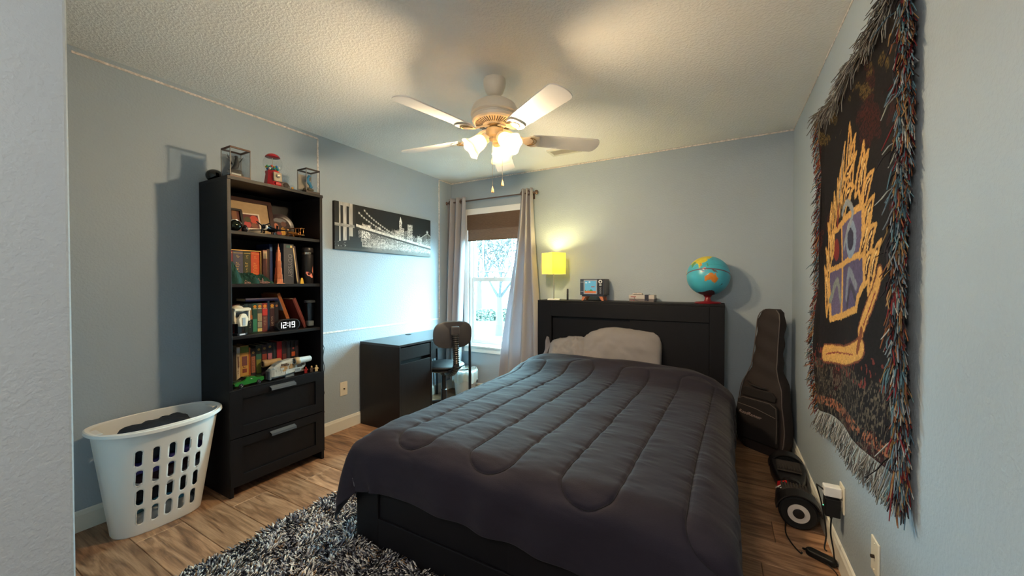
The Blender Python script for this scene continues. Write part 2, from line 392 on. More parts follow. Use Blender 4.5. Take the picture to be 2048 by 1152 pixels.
plate('cable_wall_plate', 'white wall plate with a coax jack nearest the camera on the right wall', (XR, 1.748, .325), 0, 'jack')
plate('power_outlet', 'white wall outlet with two plugs under the tapestry', (XR, 2.168, .32), 0, 'out')
# ================================================================== furniture materials
M_blk = mat('black_brown_foil', S(17, 15, 18), .45, spec=.28, var=.12, vs=4, stretch=(6, 6, 1), bump=.06, bs=50)
M_bed = mat('black_bed_foil', S(15, 14, 18), .5, spec=.2, var=.08, vs=4)
M_desk = mat('black_brown_desk', S(26, 20, 20), .36, spec=.35, var=.18, vs=5, stretch=(12, 12, 1), bump=.1, bs=60)
M_desktop = mat('black_brown_desk_top', S(46, 44, 46), .3, spec=.55, var=.15, vs=5, stretch=(12, 1, 12), bump=.1, bs=60)
M_alu = mat('brushed_aluminium', S(150, 152, 156), .35, .9)
M_comf = mat('charcoal_cotton', S(29, 25, 36), .8, spec=.22, var=.08, vs=5, bump=.3, bs=260, sheen=.05)
M_lining = mat('comforter_lining', S(72, 70, 78), .8, var=.05, bump=.2, bs=300)
M_pil = mat('grey_pillowcase', S(122, 118, 120), .8, var=.05, vs=9, bump=.3, bs=40)
M_sheet = mat('pale_sheet', S(188, 186, 184), .8, bump=.2, bs=60)

# ================================================================== bed
BX0, BX1, BY0, BYH, BYW = -1.586, .010, 1.256, 3.355, 3.632
bed = thing('storage_bed', 'large black bed with panelled footboard and tall storage headboard', 'bed', ((BX0 + BX1) / 2, (BY0 + BYH) / 2, 0))
bx, by, _ = bed.location
def B(x0, x1, y0, y1, z0, z1, name, mt=M_bed, bev=.003, par=bed): return MB().bb(x0 - bx, x1 - bx, y0 - by, y1 - by, z0, z1).build(name, mt, par, bevel=bev)
B(BX0, BX1, BY0 + .012, BY0 + .03, 0, .47, 'footboard')
B(BX0, BX0 + .15, BY0, BY0 + .012, 0, .47, 'foot_stile'); B(BX1 - .15, BX1, BY0, BY0 + .012, 0, .47, 'foot_stile')
B(BX0 + .15, BX1 - .15, BY0, BY0 + .012, 0, .146, 'foot_bottom_rail'); B(BX0 + .15, BX1 - .15, BY0, BY0 + .012, .385, .47, 'foot_top_rail')
B(-.725, BX1 - .15, BY0 + .006, BY0 + .012, .146, .385, 'foot_panel')
for x0 in (BX0, BX1 - .02):
    B(x0, x0 + .02, BY0 + .03, BYH, .0, .42, 'side_rail')
for k in range(2):
    y0 = BY0 + .06 + k * 1.02
    d = B(BX0 - .016, BX0, y0, y0 + .98, .03, .25, 'drawer'); MB().bb(BX0 - .03 - bx, BX0 - .016 - bx, y0 + .42 - by, y0 + .56 - by, .19, .205).build('drawer_pull', M_alu, d, bevel=.002)
B(BX0 + .02, BX1 - .02, BY0 + .03, BYH, .22, .25, 'slat_base')
# headboard: carcass, frame, sliding doors
B(BX0, BX0 + .02, BYH + .02, BYW, 0, 1.085, 'headboard_side'); B(BX1 - .02, BX1, BYH + .02, BYW, 0, 1.085, 'headboard_side')
B(BX0, BX1, BYH, BYW, 1.085, 1.105, 'headboard_top'); B(BX0 + .02, BX1 - .02, BYW - .012, BYW, 0, 1.085, 'headboard_back')
B(BX0, BX0 + .145, BYH, BYH + .02, 0, 1.085, 'headboard_stile'); B(BX1 - .105, BX1, BYH, BYH + .02, 0, 1.085, 'headboard_stile')
B(BX0 + .145, BX1 - .105, BYH, BYH + .02, .955, 1.085, 'headboard_rail'); B(BX0 + .145, BX1 - .105, BYH, BYH + .02, 0, .4, 'headboard_rail')
B(BX0 + .145, -.708, BYH + .030, BYH + .042, .4, .955, 'sliding_door'); B(-.708, BX1 - .105, BYH + .012, BYH + .026, .4, .955, 'sliding_door')

# mattress
mt_ = thing('mattress', 'pale sheeted mattress showing at the corners under the dark comforter', 'mattress', (bx, 2.32, .25))
def mfn(u, v):
    a = 2 * math.pi * u; hx, hy = .735, 1.015; n_ = 10
    cx = math.copysign(abs(math.cos(a)) ** (2 / n_), math.cos(a)); cy = math.copysign(abs(math.sin(a)) ** (2 / n_), math.sin(a))
    rr = 1 - .045 * (2 * abs(v - .5)) ** 6
    return (hx * cx * rr, hy * cy * rr, .265 * v)
m_ = MB().grid(mfn, 96, 11, wrap=True); m_.f.append(tuple(range(96 * 10, 96 * 11))); m_.m.append(0); m_.f.append(tuple(range(95, -1, -1))); m_.m.append(0)
m_.build('mattress_body', M_sheet, mt_, smooth=40)

# pillows
def pillow(name, label, loc, rot, w, h, t, seed, flange=0.0):
    th = thing(name, label, 'pillow', loc); th.rotation_euler = rot
    nu, nv = 40, 28; sgn = []
    u, v2 = np.meshgrid(np.linspace(-1, 1, nu), np.linspace(-1, 1, nv)); V = []
    edge = np.clip((1 - np.abs(u) ** 2.4) * (1 - np.abs(v2) ** 2.4), 0, 1) ** .5; rc = np.maximum(np.abs(u) ** 5 + np.abs(v2) ** 5, 1.0) ** (-1 / 5.); rc = 1 - (1 - rc) * 1.25
    pin = 1 - .07 * (np.abs(u) ** 2) * (1 - np.abs(v2)) - 0
    X = u * w / 2 * rc ; Z = v2 * h / 2 * rc * (1 + .05 * np.sin(u * 4 + seed))
    wr = (fbm(u * 3 + seed, v2 * 2.2 + seed, 4, seed) - .5) * .05 + (vnoise(u * 9 + v2 * 3 + seed, v2 * 3 - u * 2, seed) - .5) * .012
    sag = -.16 * (np.abs(u - .12) ** 2.2) * h
    for s_ in (1, -1):
        Y = s_ * (edge * t / 2) + wr * edge * s_
        V.append(np.stack([X, Y, Z + h / 2 + sag + (wr * .5)], -1).reshape(-1, 3))
    F = gridfaces(nu, nv); V = np.concatenate(V); F = np.concatenate([F, F[:, ::-1] + nu * nv])
    b = MB(); b.v = [tuple(x) for x in V]; b.f = [tuple(int(i) for i in f) for f in F]; b.m = [0] * len(F)
    b.build('pillow_body', M_pil, th, smooth=180)
    if flange:
        fb = MB(); 
        def ff(a, c):
            yy = -w / 2 - flange * a; zz = (c - .5) * h * (1 + .06 * a) + h / 2 - .10 * h
            return (yy, .012 * math.sin(c * 9 + a * 3) - .03 * a, zz)
        fb.grid(ff, 5, 14); o = fb.build('flange', mat('pillow_flange', S(108, 106, 114), .8), th, smooth=180)
        sm = o.modifiers.new('th', 'SOLIDIFY'); sm.thickness = .004
    return th
pillow('pillow', 'grey pillow propped against the headboard in the middle of the bed', (-.775, 3.24, .545), (R(-22), 0, R(2)), .68, .36, .15, 3)
pillow('pillow', 'grey flanged pillow at the window side of the bed', (-1.235, 3.24, .545), (R(-30), R(-3), R(-4)), .42, .26, .14, 11, .035)

# comforter: position-based cloth dropped over the mattress and the footboard
def drape():
    nu, nv = 92, 90; w_, l_ = 2.13, 2.075; dx = w_ / (nu - 1); dy = l_ / (nv - 1)
    s0 = np.linspace(-w_ / 2, w_ / 2, nu); t0 = np.linspace(0, l_, nv)
    Sx, T = np.meshgrid(s0, t0)
    cx = (BX0 + BX1) / 2
    P = np.stack([cx + .035 + Sx, 3.13 - T, np.full_like(Sx, .80)], -1)
    # slightly skewed, as thrown on the bed
    ang = R(-1.9); dxy = P[..., :2] - np.array([cx, 2.2]); P[..., 0] = cx + dxy[..., 0] * math.cos(ang) - dxy[..., 1] * math.sin(ang); P[..., 1] = 2.2 + dxy[..., 0] * math.sin(ang) + dxy[..., 1] * math.cos(ang)
    prev = P.copy()
    def bumpz(x, y): return .085 * smst(2.70, 3.05, y) * (1 - .55 * smst(.55, .80, np.abs(x - cx))) + .028 * (1 - ((x - cx) / .80) ** 2).clip(0, 1)
    boxes = [((cx, 2.31, .29), (.800, 1.065, .235), .09), ((cx, 2.30, .22), (.828, 1.070, .262), .03)]
    def collide(P, prev):
        for c, h, r in boxes:
            q = P - np.array(c); q2 = q.copy(); q2[..., 2] -= bumpz(P[..., 0], P[..., 1]) * (q[..., 2] > 0)
            hh = np.array(h) - r; d = np.abs(q2) - hh; o = np.maximum(d, 0); ln = np.linalg.norm(o, axis=-1)
            inn = np.minimum(d.max(-1), 0); sd = ln + inn - r - .008
            m = sd < 0
            if not m.any(): continue
            n = np.where(ln[..., None] > 1e-6, o / np.maximum(ln[..., None], 1e-6), 0)
            ax = d.argmax(-1); f = np.zeros_like(P); np.put_along_axis(f, ax[..., None], 1.0, -1)
            n = np.where((ln > 1e-6)[..., None], n, f) * np.sign(np.where(q2 == 0, 1, q2))
            P[m] -= n[m] * sd[m][:, None]
            dv = P[m] - prev[m]; nn = n[m]; tang = dv - nn * (dv * nn).sum(-1, keepdims=True); prev[m] += tang * .35
        # headboard and floor
        P[..., 1] = np.minimum(P[..., 1], BYH - .015); P[..., 2] = np.maximum(P[..., 2], .03)
    def cons(A, B_, rest, k):
        d = B_ - A; L = np.linalg.norm(d, axis=-1, keepdims=True); c = d * (k * .5 * (L - rest) / np.maximum(L, 1e-6)); A += c; B_ -= c
    diag = math.hypot(dx, dy)
    for it in range(190):
        vel = (P - prev) * .985; prev = P.copy(); P = P + vel; P[..., 2] -= .0009
        for k in range(7):
            for o in (0, 1):
                n = (nu - o) // 2 * 2; cons(P[:, o:o + n:2], P[:, o + 1:o + n:2], dx, 1.0)
                n = (nv - o) // 2 * 2; cons(P[o:o + n:2], P[o + 1:o + n:2], dy, 1.0)
            for o in (0, 1):
                n = (nv - 1 - o) // 2 * 2 + 0
                A = P[o:nv - 1:2, :-1]; Bq = P[o + 1:nv:2, 1:]; n = min(len(A), len(Bq)); cons(P[o:o + 2 * n:2, :-1], P[o + 1:o + 1 + 2 * n:2, 1:], diag, .35)
                cons(P[o:o + 2 * n:2, 1:], P[o + 1:o + 1 + 2 * n:2, :-1], diag, .35)
            for st, kk in ((3, .22),):
                for o in range(st):
                    a = P[:, o:nu - st:2 * st]; b = P[:, o + st:nu:2 * st]; n = min(a.shape[1], b.shape[1]); cons(a[:, :n], b[:, :n], dx * st, kk)
                    a = P[o:nv - st:2 * st]; b = P[o + st:nv:2 * st]; n = min(a.shape[0], b.shape[0]); cons(a[:n], b[:n], dy * st, kk)
            collide(P, prev)
    for k in range(5):
        Q = P.copy(); Q[1:-1, 1:-1] = .5 * P[1:-1, 1:-1] + .125 * (P[2:, 1:-1] + P[:-2, 1:-1] + P[1:-1, 2:] + P[1:-1, :-2]); P = Q
    return P, w_, l_
P, w_, l_ = drape()
def upsample(P, n_, axis):
    P = np.moveaxis(P, axis, 0); k = len(P); t = np.linspace(0, k - 1, n_); i = np.clip(np.floor(t).astype(int), 0, k - 2); f = (t - i)[:, None, None]
    p0 = P[np.clip(i - 1, 0, k - 1)]; p1 = P[i]; p2 = P[i + 1]; p3 = P[np.clip(i + 2, 0, k - 1)]
    r = .5 * (2 * p1 + (p2 - p0) * f + (2 * p0 - 5 * p1 + 4 * p2 - p3) * f ** 2 + (3 * p1 - p0 - 3 * p2 + p3) * f ** 3)
    return np.moveaxis(r, 0, axis)
NU, NV = 372, 364
P = upsample(upsample(P, NU, 1), NV, 0)
s_, t_ = np.meshgrid(np.linspace(-w_ / 2, w_ / 2, NU), np.linspace(0, l_, NV))
sp = .198; nl = 12; lines = (np.arange(nl) - 5) * sp - .155
tf, th_ = l_ - .325, .23                   # where the lines turn at the foot and at the head
D = np.full_like(s_, 9.0)
for k, ln in enumerate(lines):
    D = np.minimum(D, np.where((t_ > th_) & (t_ < tf), np.abs(s_ - ln), np.minimum(np.hypot(s_ - ln, t_ - th_), np.hypot(s_ - ln, t_ - tf))))
for k in range(nl - 1):
    c = (lines[k] + lines[k + 1]) / 2
    if k % 2 == 1: D = np.minimum(D, np.where(t_ >= tf, np.abs(np.hypot(s_ - c, (t_ - tf)) - sp / 2), 9))
    else: D = np.minimum(D, np.where(t_ <= th_, np.abs(np.hypot(s_ - c, (t_ - th_)) - sp / 2), 9))
D = np.minimum(D, .3)
puff = .007 * (1 - np.exp(-(D / .030) ** 1.2)) - .006 * np.exp(-(D / .0055) ** 2)
edge = np.minimum(np.minimum(s_ + w_ / 2, w_ / 2 - s_), np.minimum(t_, l_ - t_)); puff *= smst(0, .05, edge)
phase = s_ / sp
near = np.exp(-(D / .07) ** 2)
wrk = (fbm(s_ * 7 + 3, t_ * 20, 3, 5) - .45) * .014 * near + (fbm(s_ * 4.5, t_ * 12 + 7, 4, 9) - .45) * .010 + (fbm(s_ * 2 + t_ * 1.5, t_ * 3 - s_, 3, 21) - .45) * .012
fold = .020 * np.exp(-((t_ - .16 - .05 * np.sin(s_ * 3)) / .05) ** 2) * smst(-.9, .2, s_) + .014 * np.sin((t_ * 26 + s_ * 6 + 2 * np.sin(s_ * 4))) * np.exp(-((t_ - .12) / .10) ** 2)
crink = (fbm(s_ * 6 + 1.5 * np.sin(t_ * 3), t_ * 34, 3, 15) - .45) * .010 * np.exp(-(D / .05) ** 2) * smst(.2, .5, t_) * (1 - smst(1.55, 1.8, t_))
hang = smst(1.80, 1.98, t_); drp = hang * (.010 * np.sin(s_ * 19 + 2.2 * np.sin(s_ * 5) + t_ * 4) + .014 * (fbm(s_ * 5 + t_ * 3, t_ * 2, 3, 33) - .45))
sl = np.sin(s_ * 7 - t_ * 5 + 2 * fbm(s_ * 2, t_ * 2, 2, 3)); drp += .006 * sl * smst(1.5, 1.8, t_)
dsp = puff + wrk + fold + crink + drp
du = np.gradient(P, axis=1); dv_ = np.gradient(P, axis=0); Nn = np.cross(dv_, du); Nn /= np.linalg.norm(Nn, axis=-1, keepdims=True) + 1e-9
if Nn[NV // 2, NU // 2, 2] < 0: Nn = -Nn
P = P + Nn * (dsp + .004)[..., None]
stp = MB()
def onc(s, t):
    a = np.clip((s + w_ / 2) / w_ * (NU - 1), 0, NU - 1.001); b = np.clip(t / l_ * (NV - 1), 0, NV - 1.001); i = int(a); j = int(b); fa = a - i; fb = b - j
    q = (P[j, i] * (1 - fa) + P[j, i + 1] * fa) * (1 - fb) + (P[j + 1, i] * (1 - fa) + P[j + 1, i + 1] * fa) * fb
    return tuple(q + Nn[j, i] * .0004)
for k, ln in enumerate(lines):
    if abs(ln) < w_ / 2 - .04: stp.tube([onc(ln, t) for t in np.linspace(th_, tf, 150)], .0013, 5, caps=False)
    if k < nl - 1:
        c = (lines[k] + lines[k + 1]) / 2
        if abs(c) < w_ / 2 - .14:
            if k % 2 == 1: stp.tube([onc(c + sp / 2 * math.cos(a), tf + sp / 2 * math.sin(a)) for a in np.linspace(0, math.pi, 40)], .0013, 5, caps=False)
            else: stp.tube([onc(c + sp / 2 * math.cos(a), th_ - sp / 2 * math.sin(a)) for a in np.linspace(0, math.pi, 40)], .0013, 5, caps=False)
com = npmesh('comforter', P.reshape(-1, 3), gridfaces(NU, NV)[:, ::-1], [M_comf, M_lining])
tag(com, 'dark charcoal quilted comforter draped over the bed', 'comforter')
stp.build('stitching', mat('black_thread', S(10, 9, 12), .9), com, smooth=180, weld=False)
sm = com.modifiers.new('thickness', 'SOLIDIFY'); sm.thickness = .004; sm.offset = -1; sm.material_offset = 1; sm.use_even_offset = False; sm.use_rim = True

# ================================================================== bookcase
KX0, KX1, KY0, KY1, KH = -2.865, -2.516, 1.1215, 1.7215, 1.90
bc = thing('bookcase', 'tall black bookcase with open shelves over two panelled drawers', 'bookcase', ((KX0 + KX1) / 2, (KY0 + KY1) / 2, 0))
kx, ky, _ = bc.location
def K(x0, x1, y0, y1, z0, z1, name, mt=M_blk, bev=.0015, par=bc): return MB().bb(x0 - kx, x1 - kx, y0 - ky, y1 - ky, z0, z1).build(name, mt, par, bevel=bev)
SH = [1.583, 1.267, .955, .64]
K(KX0, KX1 - .006, KY0, KY0 + .02, 0, KH - .02, 'side_panel'); K(KX0, KX1 - .006, KY1 - .02, KY1, 0, KH - .02, 'side_panel')
K(KX0, KX1, KY0 - .001, KY1 + .001, KH - .02, KH, 'top_board'); K(KX0, KX0 + .006, KY0 + .02, KY1 - .02, .06, KH - .02, 'back_panel')
for z in SH: K(KX0 + .006, KX1 - .012, KY0 + .02, KY1 - .02, z - .02, z, 'shelf')
K(KX0 + .05, KX1 - .04, KY0 + .02, KY1 - .02, .05, .07, 'bottom_board')
for z0, z1, hz in ((.352, .634, .605), (.062, .345, .315)):
    d = thing('drawer', 'd', 'd'); del d['label']; del d['category']; d.parent = bc; d.location = (KX1 - kx, 0, z0)
    h = z1 - z0; w2 = .299
    MB().bb(-.018, -.008, -w2, w2, 0, h).build('drawer_panel', M_blk, d)
    fr = MB()
    for q in ((-w2, -w2 + .066, 0, h), (w2 - .066, w2, 0, h), (-w2 + .066, w2 - .066, 0, .062), (-w2 + .066, w2 - .066, h - .056, h)): fr.bb(-.008, .002, q[0], q[1], q[2], q[3])
    fr.build('drawer_frame', M_blk, d, bevel=.0015)
    hd = MB(); M3 = Matrix(((0, 0, 0), (0, 0, 0), (0, 0, 0)))
    y0 = -.078; prof = [(.002, .012), (.026, .002), (.028, -.012), (.025, -.012), (.023, 0), (.002, .008)]
    vs = [(x, yy, z + hz - z0) for yy in (y0, .080) for x, z in prof]; k = len(prof)
    hd.add(vs, [tuple(range(k)), tuple(range(2 * k - 1, k - 1, -1))] + [(i, (i + 1) % k, k + (i + 1) % k, k + i) for i in range(k)])
    hd.build('drawer_handle', M_alu, d)

# ================================================================== desk
DY0, DY1, DX0, DX1, DH = 2.312, 3.352, -2.862, -2.375, .745
dk = thing('desk', 'black brown desk with a cupboard at one end, under the city canvas', 'desk', ((DX0 + DX1) / 2, (DY0 + DY1) / 2, 0))
dx_, dy_, _ = dk.location
def Dk(x0, x1, y0, y1, z0, z1, name, mt=M_desk, bev=.0015, par=dk): return MB().bb(x0 - dx_, x1 - dx_, y0 - dy_, y1 - dy_, z0, z1).build(name, mt, par, bevel=bev)
Dk(DX0, DX1, DY0, DY1, DH - .018, DH, 'desk_top', M_desktop)
Dk(DX0, DX1, DY0, DY0 + .016, 0, DH - .018, 'side_panel'); Dk(DX0, DX1, DY0 + .395, DY0 + .411, 0, DH - .018, 'side_panel')
Dk(DX0, DX0 + .01, DY0 + .016, DY0 + .395, .04, DH - .018, 'back_panel'); Dk(DX0 + .01, DX1 - .03, DY0 + .016, DY0 + .395, .04, .056, 'bottom_panel')
Dk(DX1 - .030, DX1 - .004, DY0 + .018, DY0 + .393, DH - .135, DH - .030, 'fascia')
Dk(DX1 - .020, DX1 - .002, DY0 + .018, DY0 + .393, .045, DH - .165, 'cupboard_door')
Dk(DX1 - .035, DX1 - .033, DY0 + .018, DY0 + .393, DH - .17, DH - .13, 'finger_slot', M_dark, 0)
dr = Dk(DX1 - .020, DX1 - .002, DY0 + .415, DY1 - .018, DH - .098, DH - .022, 'drawer_front'); Dk(DX0 + .12, DX1 - .02, DY0 + .42, DY1 - .03, DH - .092, DH - .086, 'drawer_bottom')
for x0 in (DX0, DX1 - .026): Dk(x0, x0 + .026, DY1 - .016, DY1, 0, DH - .018, 'leg')
Dk(DX0 + .026, DX1 - .026, DY1 - .016, DY1, DH - .10, DH - .018, 'end_rail'); Dk(DX0 + .002, DX0 + .014, DY0 + .411, DY1 - .016, .42, DH - .018, 'back_rail')
g = MB().lathe([(.024, 0), (.031, 0), (.031, .003), (.022, .004), (.022, .002), (0, .002)], 24, loc=(-2.80 - dx_, 2.85 - dy_, DH)); g.build('cable_grommet', M_dark, dk, smooth=40)

# ================================================================== task chair
M_chp = mat('grey_chair_plastic', S(58, 56, 60), .45, spec=.5, bump=.05)
M_chd = mat('black_chair_plastic', S(26, 25, 28), .4, spec=.5)
M_vin = mat('black_chair_vinyl', S(16, 15, 19), .55, spec=.35, bump=.1, bs=200)
ch = thing('task_chair', 'small black swivel chair with ribbed back support tucked at the desk', 'chair', (-2.41, 2.935, 0), R(-33))
# local: seat faces -X (towards the desk), backrest on +X
MB().sph((0, 0, .462), (.20, .205, .036), 32, 12).build('seat', M_vin, ch, smooth=180)
MB().lathe([(0, -.012), (.17, -.012), (.185, 0), (.17, .014), (0, .014)], 28, loc=(0, 0, .430)).build('seat_shell', M_chd, ch, smooth=40)
def bk(u, v):
    a = 2 * math.pi * u; n_ = 3.0; c = math.copysign(abs(math.cos(a)) ** (2 / n_), math.cos(a)); s2 = math.copysign(abs(math.sin(a)) ** (2 / n_), math.sin(a))
    prof = [(0.0, -.018), (.90, -.018), (1, -.010), (1, .004), (.93, .012), (0, .014)]
    r, t2 = prof[int(round(v * 5))]; yy = .185 * c * r; zz = .125 * s2 * r
    return (.285 + t2 - .45 * yy * yy * 1.0 + .04 * zz, yy, .795 + zz)
MB().grid(bk, 48, 6, wrap=True).build('backrest', M_chp, ch, smooth=40)
sp_pts = []
for t in np.linspace(0, 1, 46):
    a = t
    if t < .62: x = .335 + .03 * math.sin(t / .62 * math.pi / 2); z = .80 - .26 * t / .62
    else: q = (t - .62) / .38 * math.pi / 2; x = .365 - .26 * (1 - math.cos(q)) * .9 - .02 * q; z = .54 - .13 * math.sin(q)
    sp_pts.append((x, 0, z))
rb = [.031 if i % 2 else .025 for i in range(len(sp_pts))]
MB().tube(sp_pts, rb, 14).build('ribbed_spine', M_chd, ch, smooth=20)
MB().box((.325, 0, .835), (.045, .085, .085)).build('back_bracket', M_chp, ch, bevel=.015, seg=3)
MB().lathe([(0, .06), (.030, .06), (.030, .22), (.024, .225), (.024, .36), (.04, .37), (.06, .405), (0, .405)], 20).build('gas_post', M_chd, ch, smooth=40)
for k in range(5):
    a = 2 * math.pi * k / 5 + .4; d = Vector((math.cos(a), math.sin(a), 0))
    lg = MB().tube([d * .02 + Vector((0, 0, .095)), d * .14 + Vector((0, 0, .085)), d * .24 + Vector((0, 0, .062))], [.024, .02, .014], 8).build('base_leg', M_chd, ch, smooth=50)
    cs = MB(); Mw = Matrix.Rotation(a, 3, 'Z') @ Matrix.Rotation(R(90), 3, 'X')
    for o in (-.012, .012): cs.lathe([(0, -.007), (.02, -.007), (.024, 0), (.02, .007), (0, .007)], 16, M=Mw, loc=tuple(d * .24 + Vector((-math.sin(a) * o, math.cos(a) * o, .024))))
    cs.tube([d * .24 + Vector((0, 0, .03)), d * .24 + Vector((0, 0, .065))], .008); cs.build('caster', M_chd, lg, smooth=50)
MB().tube([(.03, .10, .405), (.05, .20, .40), (.05, .235, .402)], [.006, .006, .009], 8).build('lift_lever', M_chd, ch, smooth=50)

# ================================================================== waste bin
bn = thing('waste_bin', 'small white waste bin lined with a pale plastic bag under the window', 'bin', (-2.545, 3.475, 0))
M_bin = mat('white_bin_plastic', S(214, 220, 224), .35)
MB().lathe([(0, .004), (.100, 0), (.108, .008), (.135, .262), (.138, .27), (.133, .27), (.105, .012), (0, .010)], 36).build('bin_body', M_bin, bn, smooth=40)
M_bag = translmat('bin_bag', S(232, 244, 244), .25)
def bagf(u, v):
    a = 2 * math.pi * u; q = v
    r = .1415 + .006 * math.sin(a * 9) * (1 - q) + .004 * math.sin(a * 17 + 2) ; z = .175 + .02 * math.sin(a * 5) + (q * (.125 - .02 * math.sin(a * 5)))
    if q > .85: r -= .012 * (q - .85) / .15; z = .300 + .006 * math.sin(a * 7) - (q - .85) * .02
    return (r * math.cos(a), r * math.sin(a), z)
bgm = MB().grid(bagf, 90, 12, wrap=True)
def bagin(u, v): a = 2 * math.pi * u; r = .1295 - v * .1295; return (r * math.cos(a) + .004 * math.sin(a * 11), r * math.sin(a), .297 - .07 * v + .012 * math.sin(a * 6 + v * 4) * (1 - v))
bgm.grid(bagin, 90, 6, wrap=True); bgm.build('bag', M_bag, bn, smooth=180)

# ================================================================== curtains and rod
M_cur = translmat('grey_curtain_cloth', S(172, 168, 172), .24, S(190, 190, 198))
M_bronze = mat('bronze_rod', S(112, 92, 84), .35, .7)
rd = thing('curtain_rod', 'thin bronze curtain rod with round finials above the window', 'curtain rod', (-2.29, YB - .085, 2.213))
MB().tube([(-.56, 0, 0), (.55, 0, 0)], .008, 12).build('rod', M_bronze, rd, smooth=40)
for x in (-.56, .55):
    s = 1 if x > 0 else -1; Mx = Matrix.Rotation(R(90 * s), 3, 'Y')
    MB().lathe([(0, 0), (.012, 0), (.012, .008), (.008, .012), (.010, .018), (.020, .026), (.024, .038), (.020, .050), (.008, .056), (0, .057)], 18, M=Mx, loc=(x, 0, 0)).build('finial', M_bronze, rd, smooth=50)
    k = MB(); xb = x - s * .03; k.tube([(xb, 0, -.012), (xb, .03, -.02), (xb, .08, -.02)], .006); k.bb(xb - .012, xb + .012, .079, .085, -.05, .02); k.build('bracket', M_bronze, rd, smooth=40)
def curtain(label, xt0, xt1, xb0, xb1, ztop, zbot, folds, yc, amp0, amp1, seed, ybias):
    c = thing('curtain', label, 'curtain', ((xt0 + xt1) / 2, yc, zbot), group='grey grommet curtains')
    nu, nv = 150, 60; u, v = np.meshgrid(np.linspace(0, 1, nu), np.linspace(0, 1, nv)); q = 1 - v   # q 0 top, 1 bottom
    fl = smst(0, 1, q ** .9)
    x = (xt0 + (xb0 - xt0) * fl) * (1 - u) + (xt1 + (xb1 - xt1) * fl) * u
    wob = .3 * np.sin(q * 3 + seed) + .25 * np.sin(u * 5 + q * 2 + seed)
    ph = u * folds * 2 * np.pi + wob * q * 2.0
    amp = amp0 + (amp1 - amp0) * q
    y = amp * np.sin(ph) + .25 * amp * np.sin(ph * 2.1 + q * 2) * q + ybias * q
    x = x + .25 * amp * np.cos(ph) * (.3 + q)
    z = ztop + (zbot - ztop) * q + .0 * u
    V = np.stack([x - c.location.x, y, z - zbot], -1).reshape(-1, 3)
    V[:, 1] = np.minimum(V[:, 1], YB - .022 - yc)
    o = npmesh('cloth', V, gridfaces(nu, nv), M_cur, c)
    sm = o.modifiers.new('th', 'SOLIDIFY'); sm.thickness = .003; sm.offset = 0
    return c, o
c1, o1 = curtain('grey curtain panel hanging beside the desk', -2.868, -2.605, -2.866, -2.655, 2.262, .16, 3, YB - .087, .030, .050, 1.0, -.05)
c2, o2 = curtain('grey curtain panel flaring out behind the bed headboard and lamp', -1.885, -1.745, -2.13, -1.612, 2.262, .05, 3, YB - .087, .034, .050, 2.2, -.045)
def grommet(c, x, y, z, a):
    Mg = Matrix.Rotation(a, 3, 'Z') @ Matrix.Rotation(R(90), 3, 'X')
    MB().lathe([(.015, -.004), (.026, -.003), (.028, 0), (.026, .003), (.015, .004), (.014, 0), (.015, -.004)], 24, M=Mg, loc=(x - c.location.x, y - c.location.y, z - c.location.z)).build('grommet', M_bronze, c, smooth=40)
for x in (-2.868 + .2 * .263, -2.655): grommet(c1, x, YB - .095, 2.213, R(20))
for x in (-1.86, -1.79): grommet(c2, x, YB - .095, 2.213, R(60))
# ================================================================== ceiling fan
M_fan = mat('white_enamel_fan', S(226, 216, 200), .3, spec=.5)
M_blade = mat('white_fan_blade', S(222, 218, 214), .45, var=.04, vs=6)
M_gold = mat('fan_brass', S(190, 160, 110), .35, .6)
fx, fy = -1.19, 1.92
fan = thing('ceiling_fan', 'white five blade ceiling fan with three lit tulip glass shades', 'ceiling fan', (fx, fy, HC))
def fz(z): return z - HC
MB().lathe([(0, fz(2.47)), (.066, fz(2.47)), (.067, fz(2.452)), (.064, fz(2.43)), (.050, fz(2.395)), (.040, fz(2.385)), (.034, fz(2.378)), (.020, fz(2.372)), (0, fz(2.372))], 40).build('canopy', M_fan, fan, smooth=35)
MB().lathe([(0, fz(2.39)), (.013, fz(2.39)), (.013, fz(2.345)), (.02, fz(2.345)), (.02, fz(2.33)), (0, fz(2.33))], 20).build('down_rod', M_fan, fan, smooth=35)
MB().lathe([(0, fz(2.348)), (.05, fz(2.346)), (.095, fz(2.336)), (.125, fz(2.315)), (.138, fz(2.288)), (.141, fz(2.262)), (.136, fz(2.255)), (.130, fz(2.252)), (.128, fz(2.246)), (.136, fz(2.240)), (.132, fz(2.225)), (.122, fz(2.216)), (.118, fz(2.2155)), (.060, fz(2.205)), (.055, fz(2.200)), (0, fz(2.200))], 56).build('motor_housing', M_fan, fan, smooth=30)
for k in range(44):
    a = 2 * math.pi * k / 44; Mz = Matrix.Rotation(a, 4, 'Z')
    v = MB(); v.box((.092, 0, fz(2.2095)), (.044, .0035, .002), Euler((0, R(-9.5), 0))); v.v = [tuple(Mz @ Vector(p)) for p in v.v]
    v.build('vent_slot', M_dark, fan)
MB().lathe([(0, fz(2.205)), (.050, fz(2.205)), (.050, fz(2.192)), (.036, fz(2.19)), (.036, fz(2.182)), (0, fz(2.182))], 32).build('collar', M_gold, fan, smooth=35)
MB().lathe([(0, fz(2.184)), (.044, fz(2.184)), (.050, fz(2.178)), (.050, fz(2.142)), (.046, fz(2.136)), (.030, fz(2.13)), (.030, fz(2.118)), (.018, fz(2.112)), (0, fz(2.112))], 32).build('switch_housing', mat('cream_fan_housing', S(214, 196, 158), .3), fan, smooth=35)
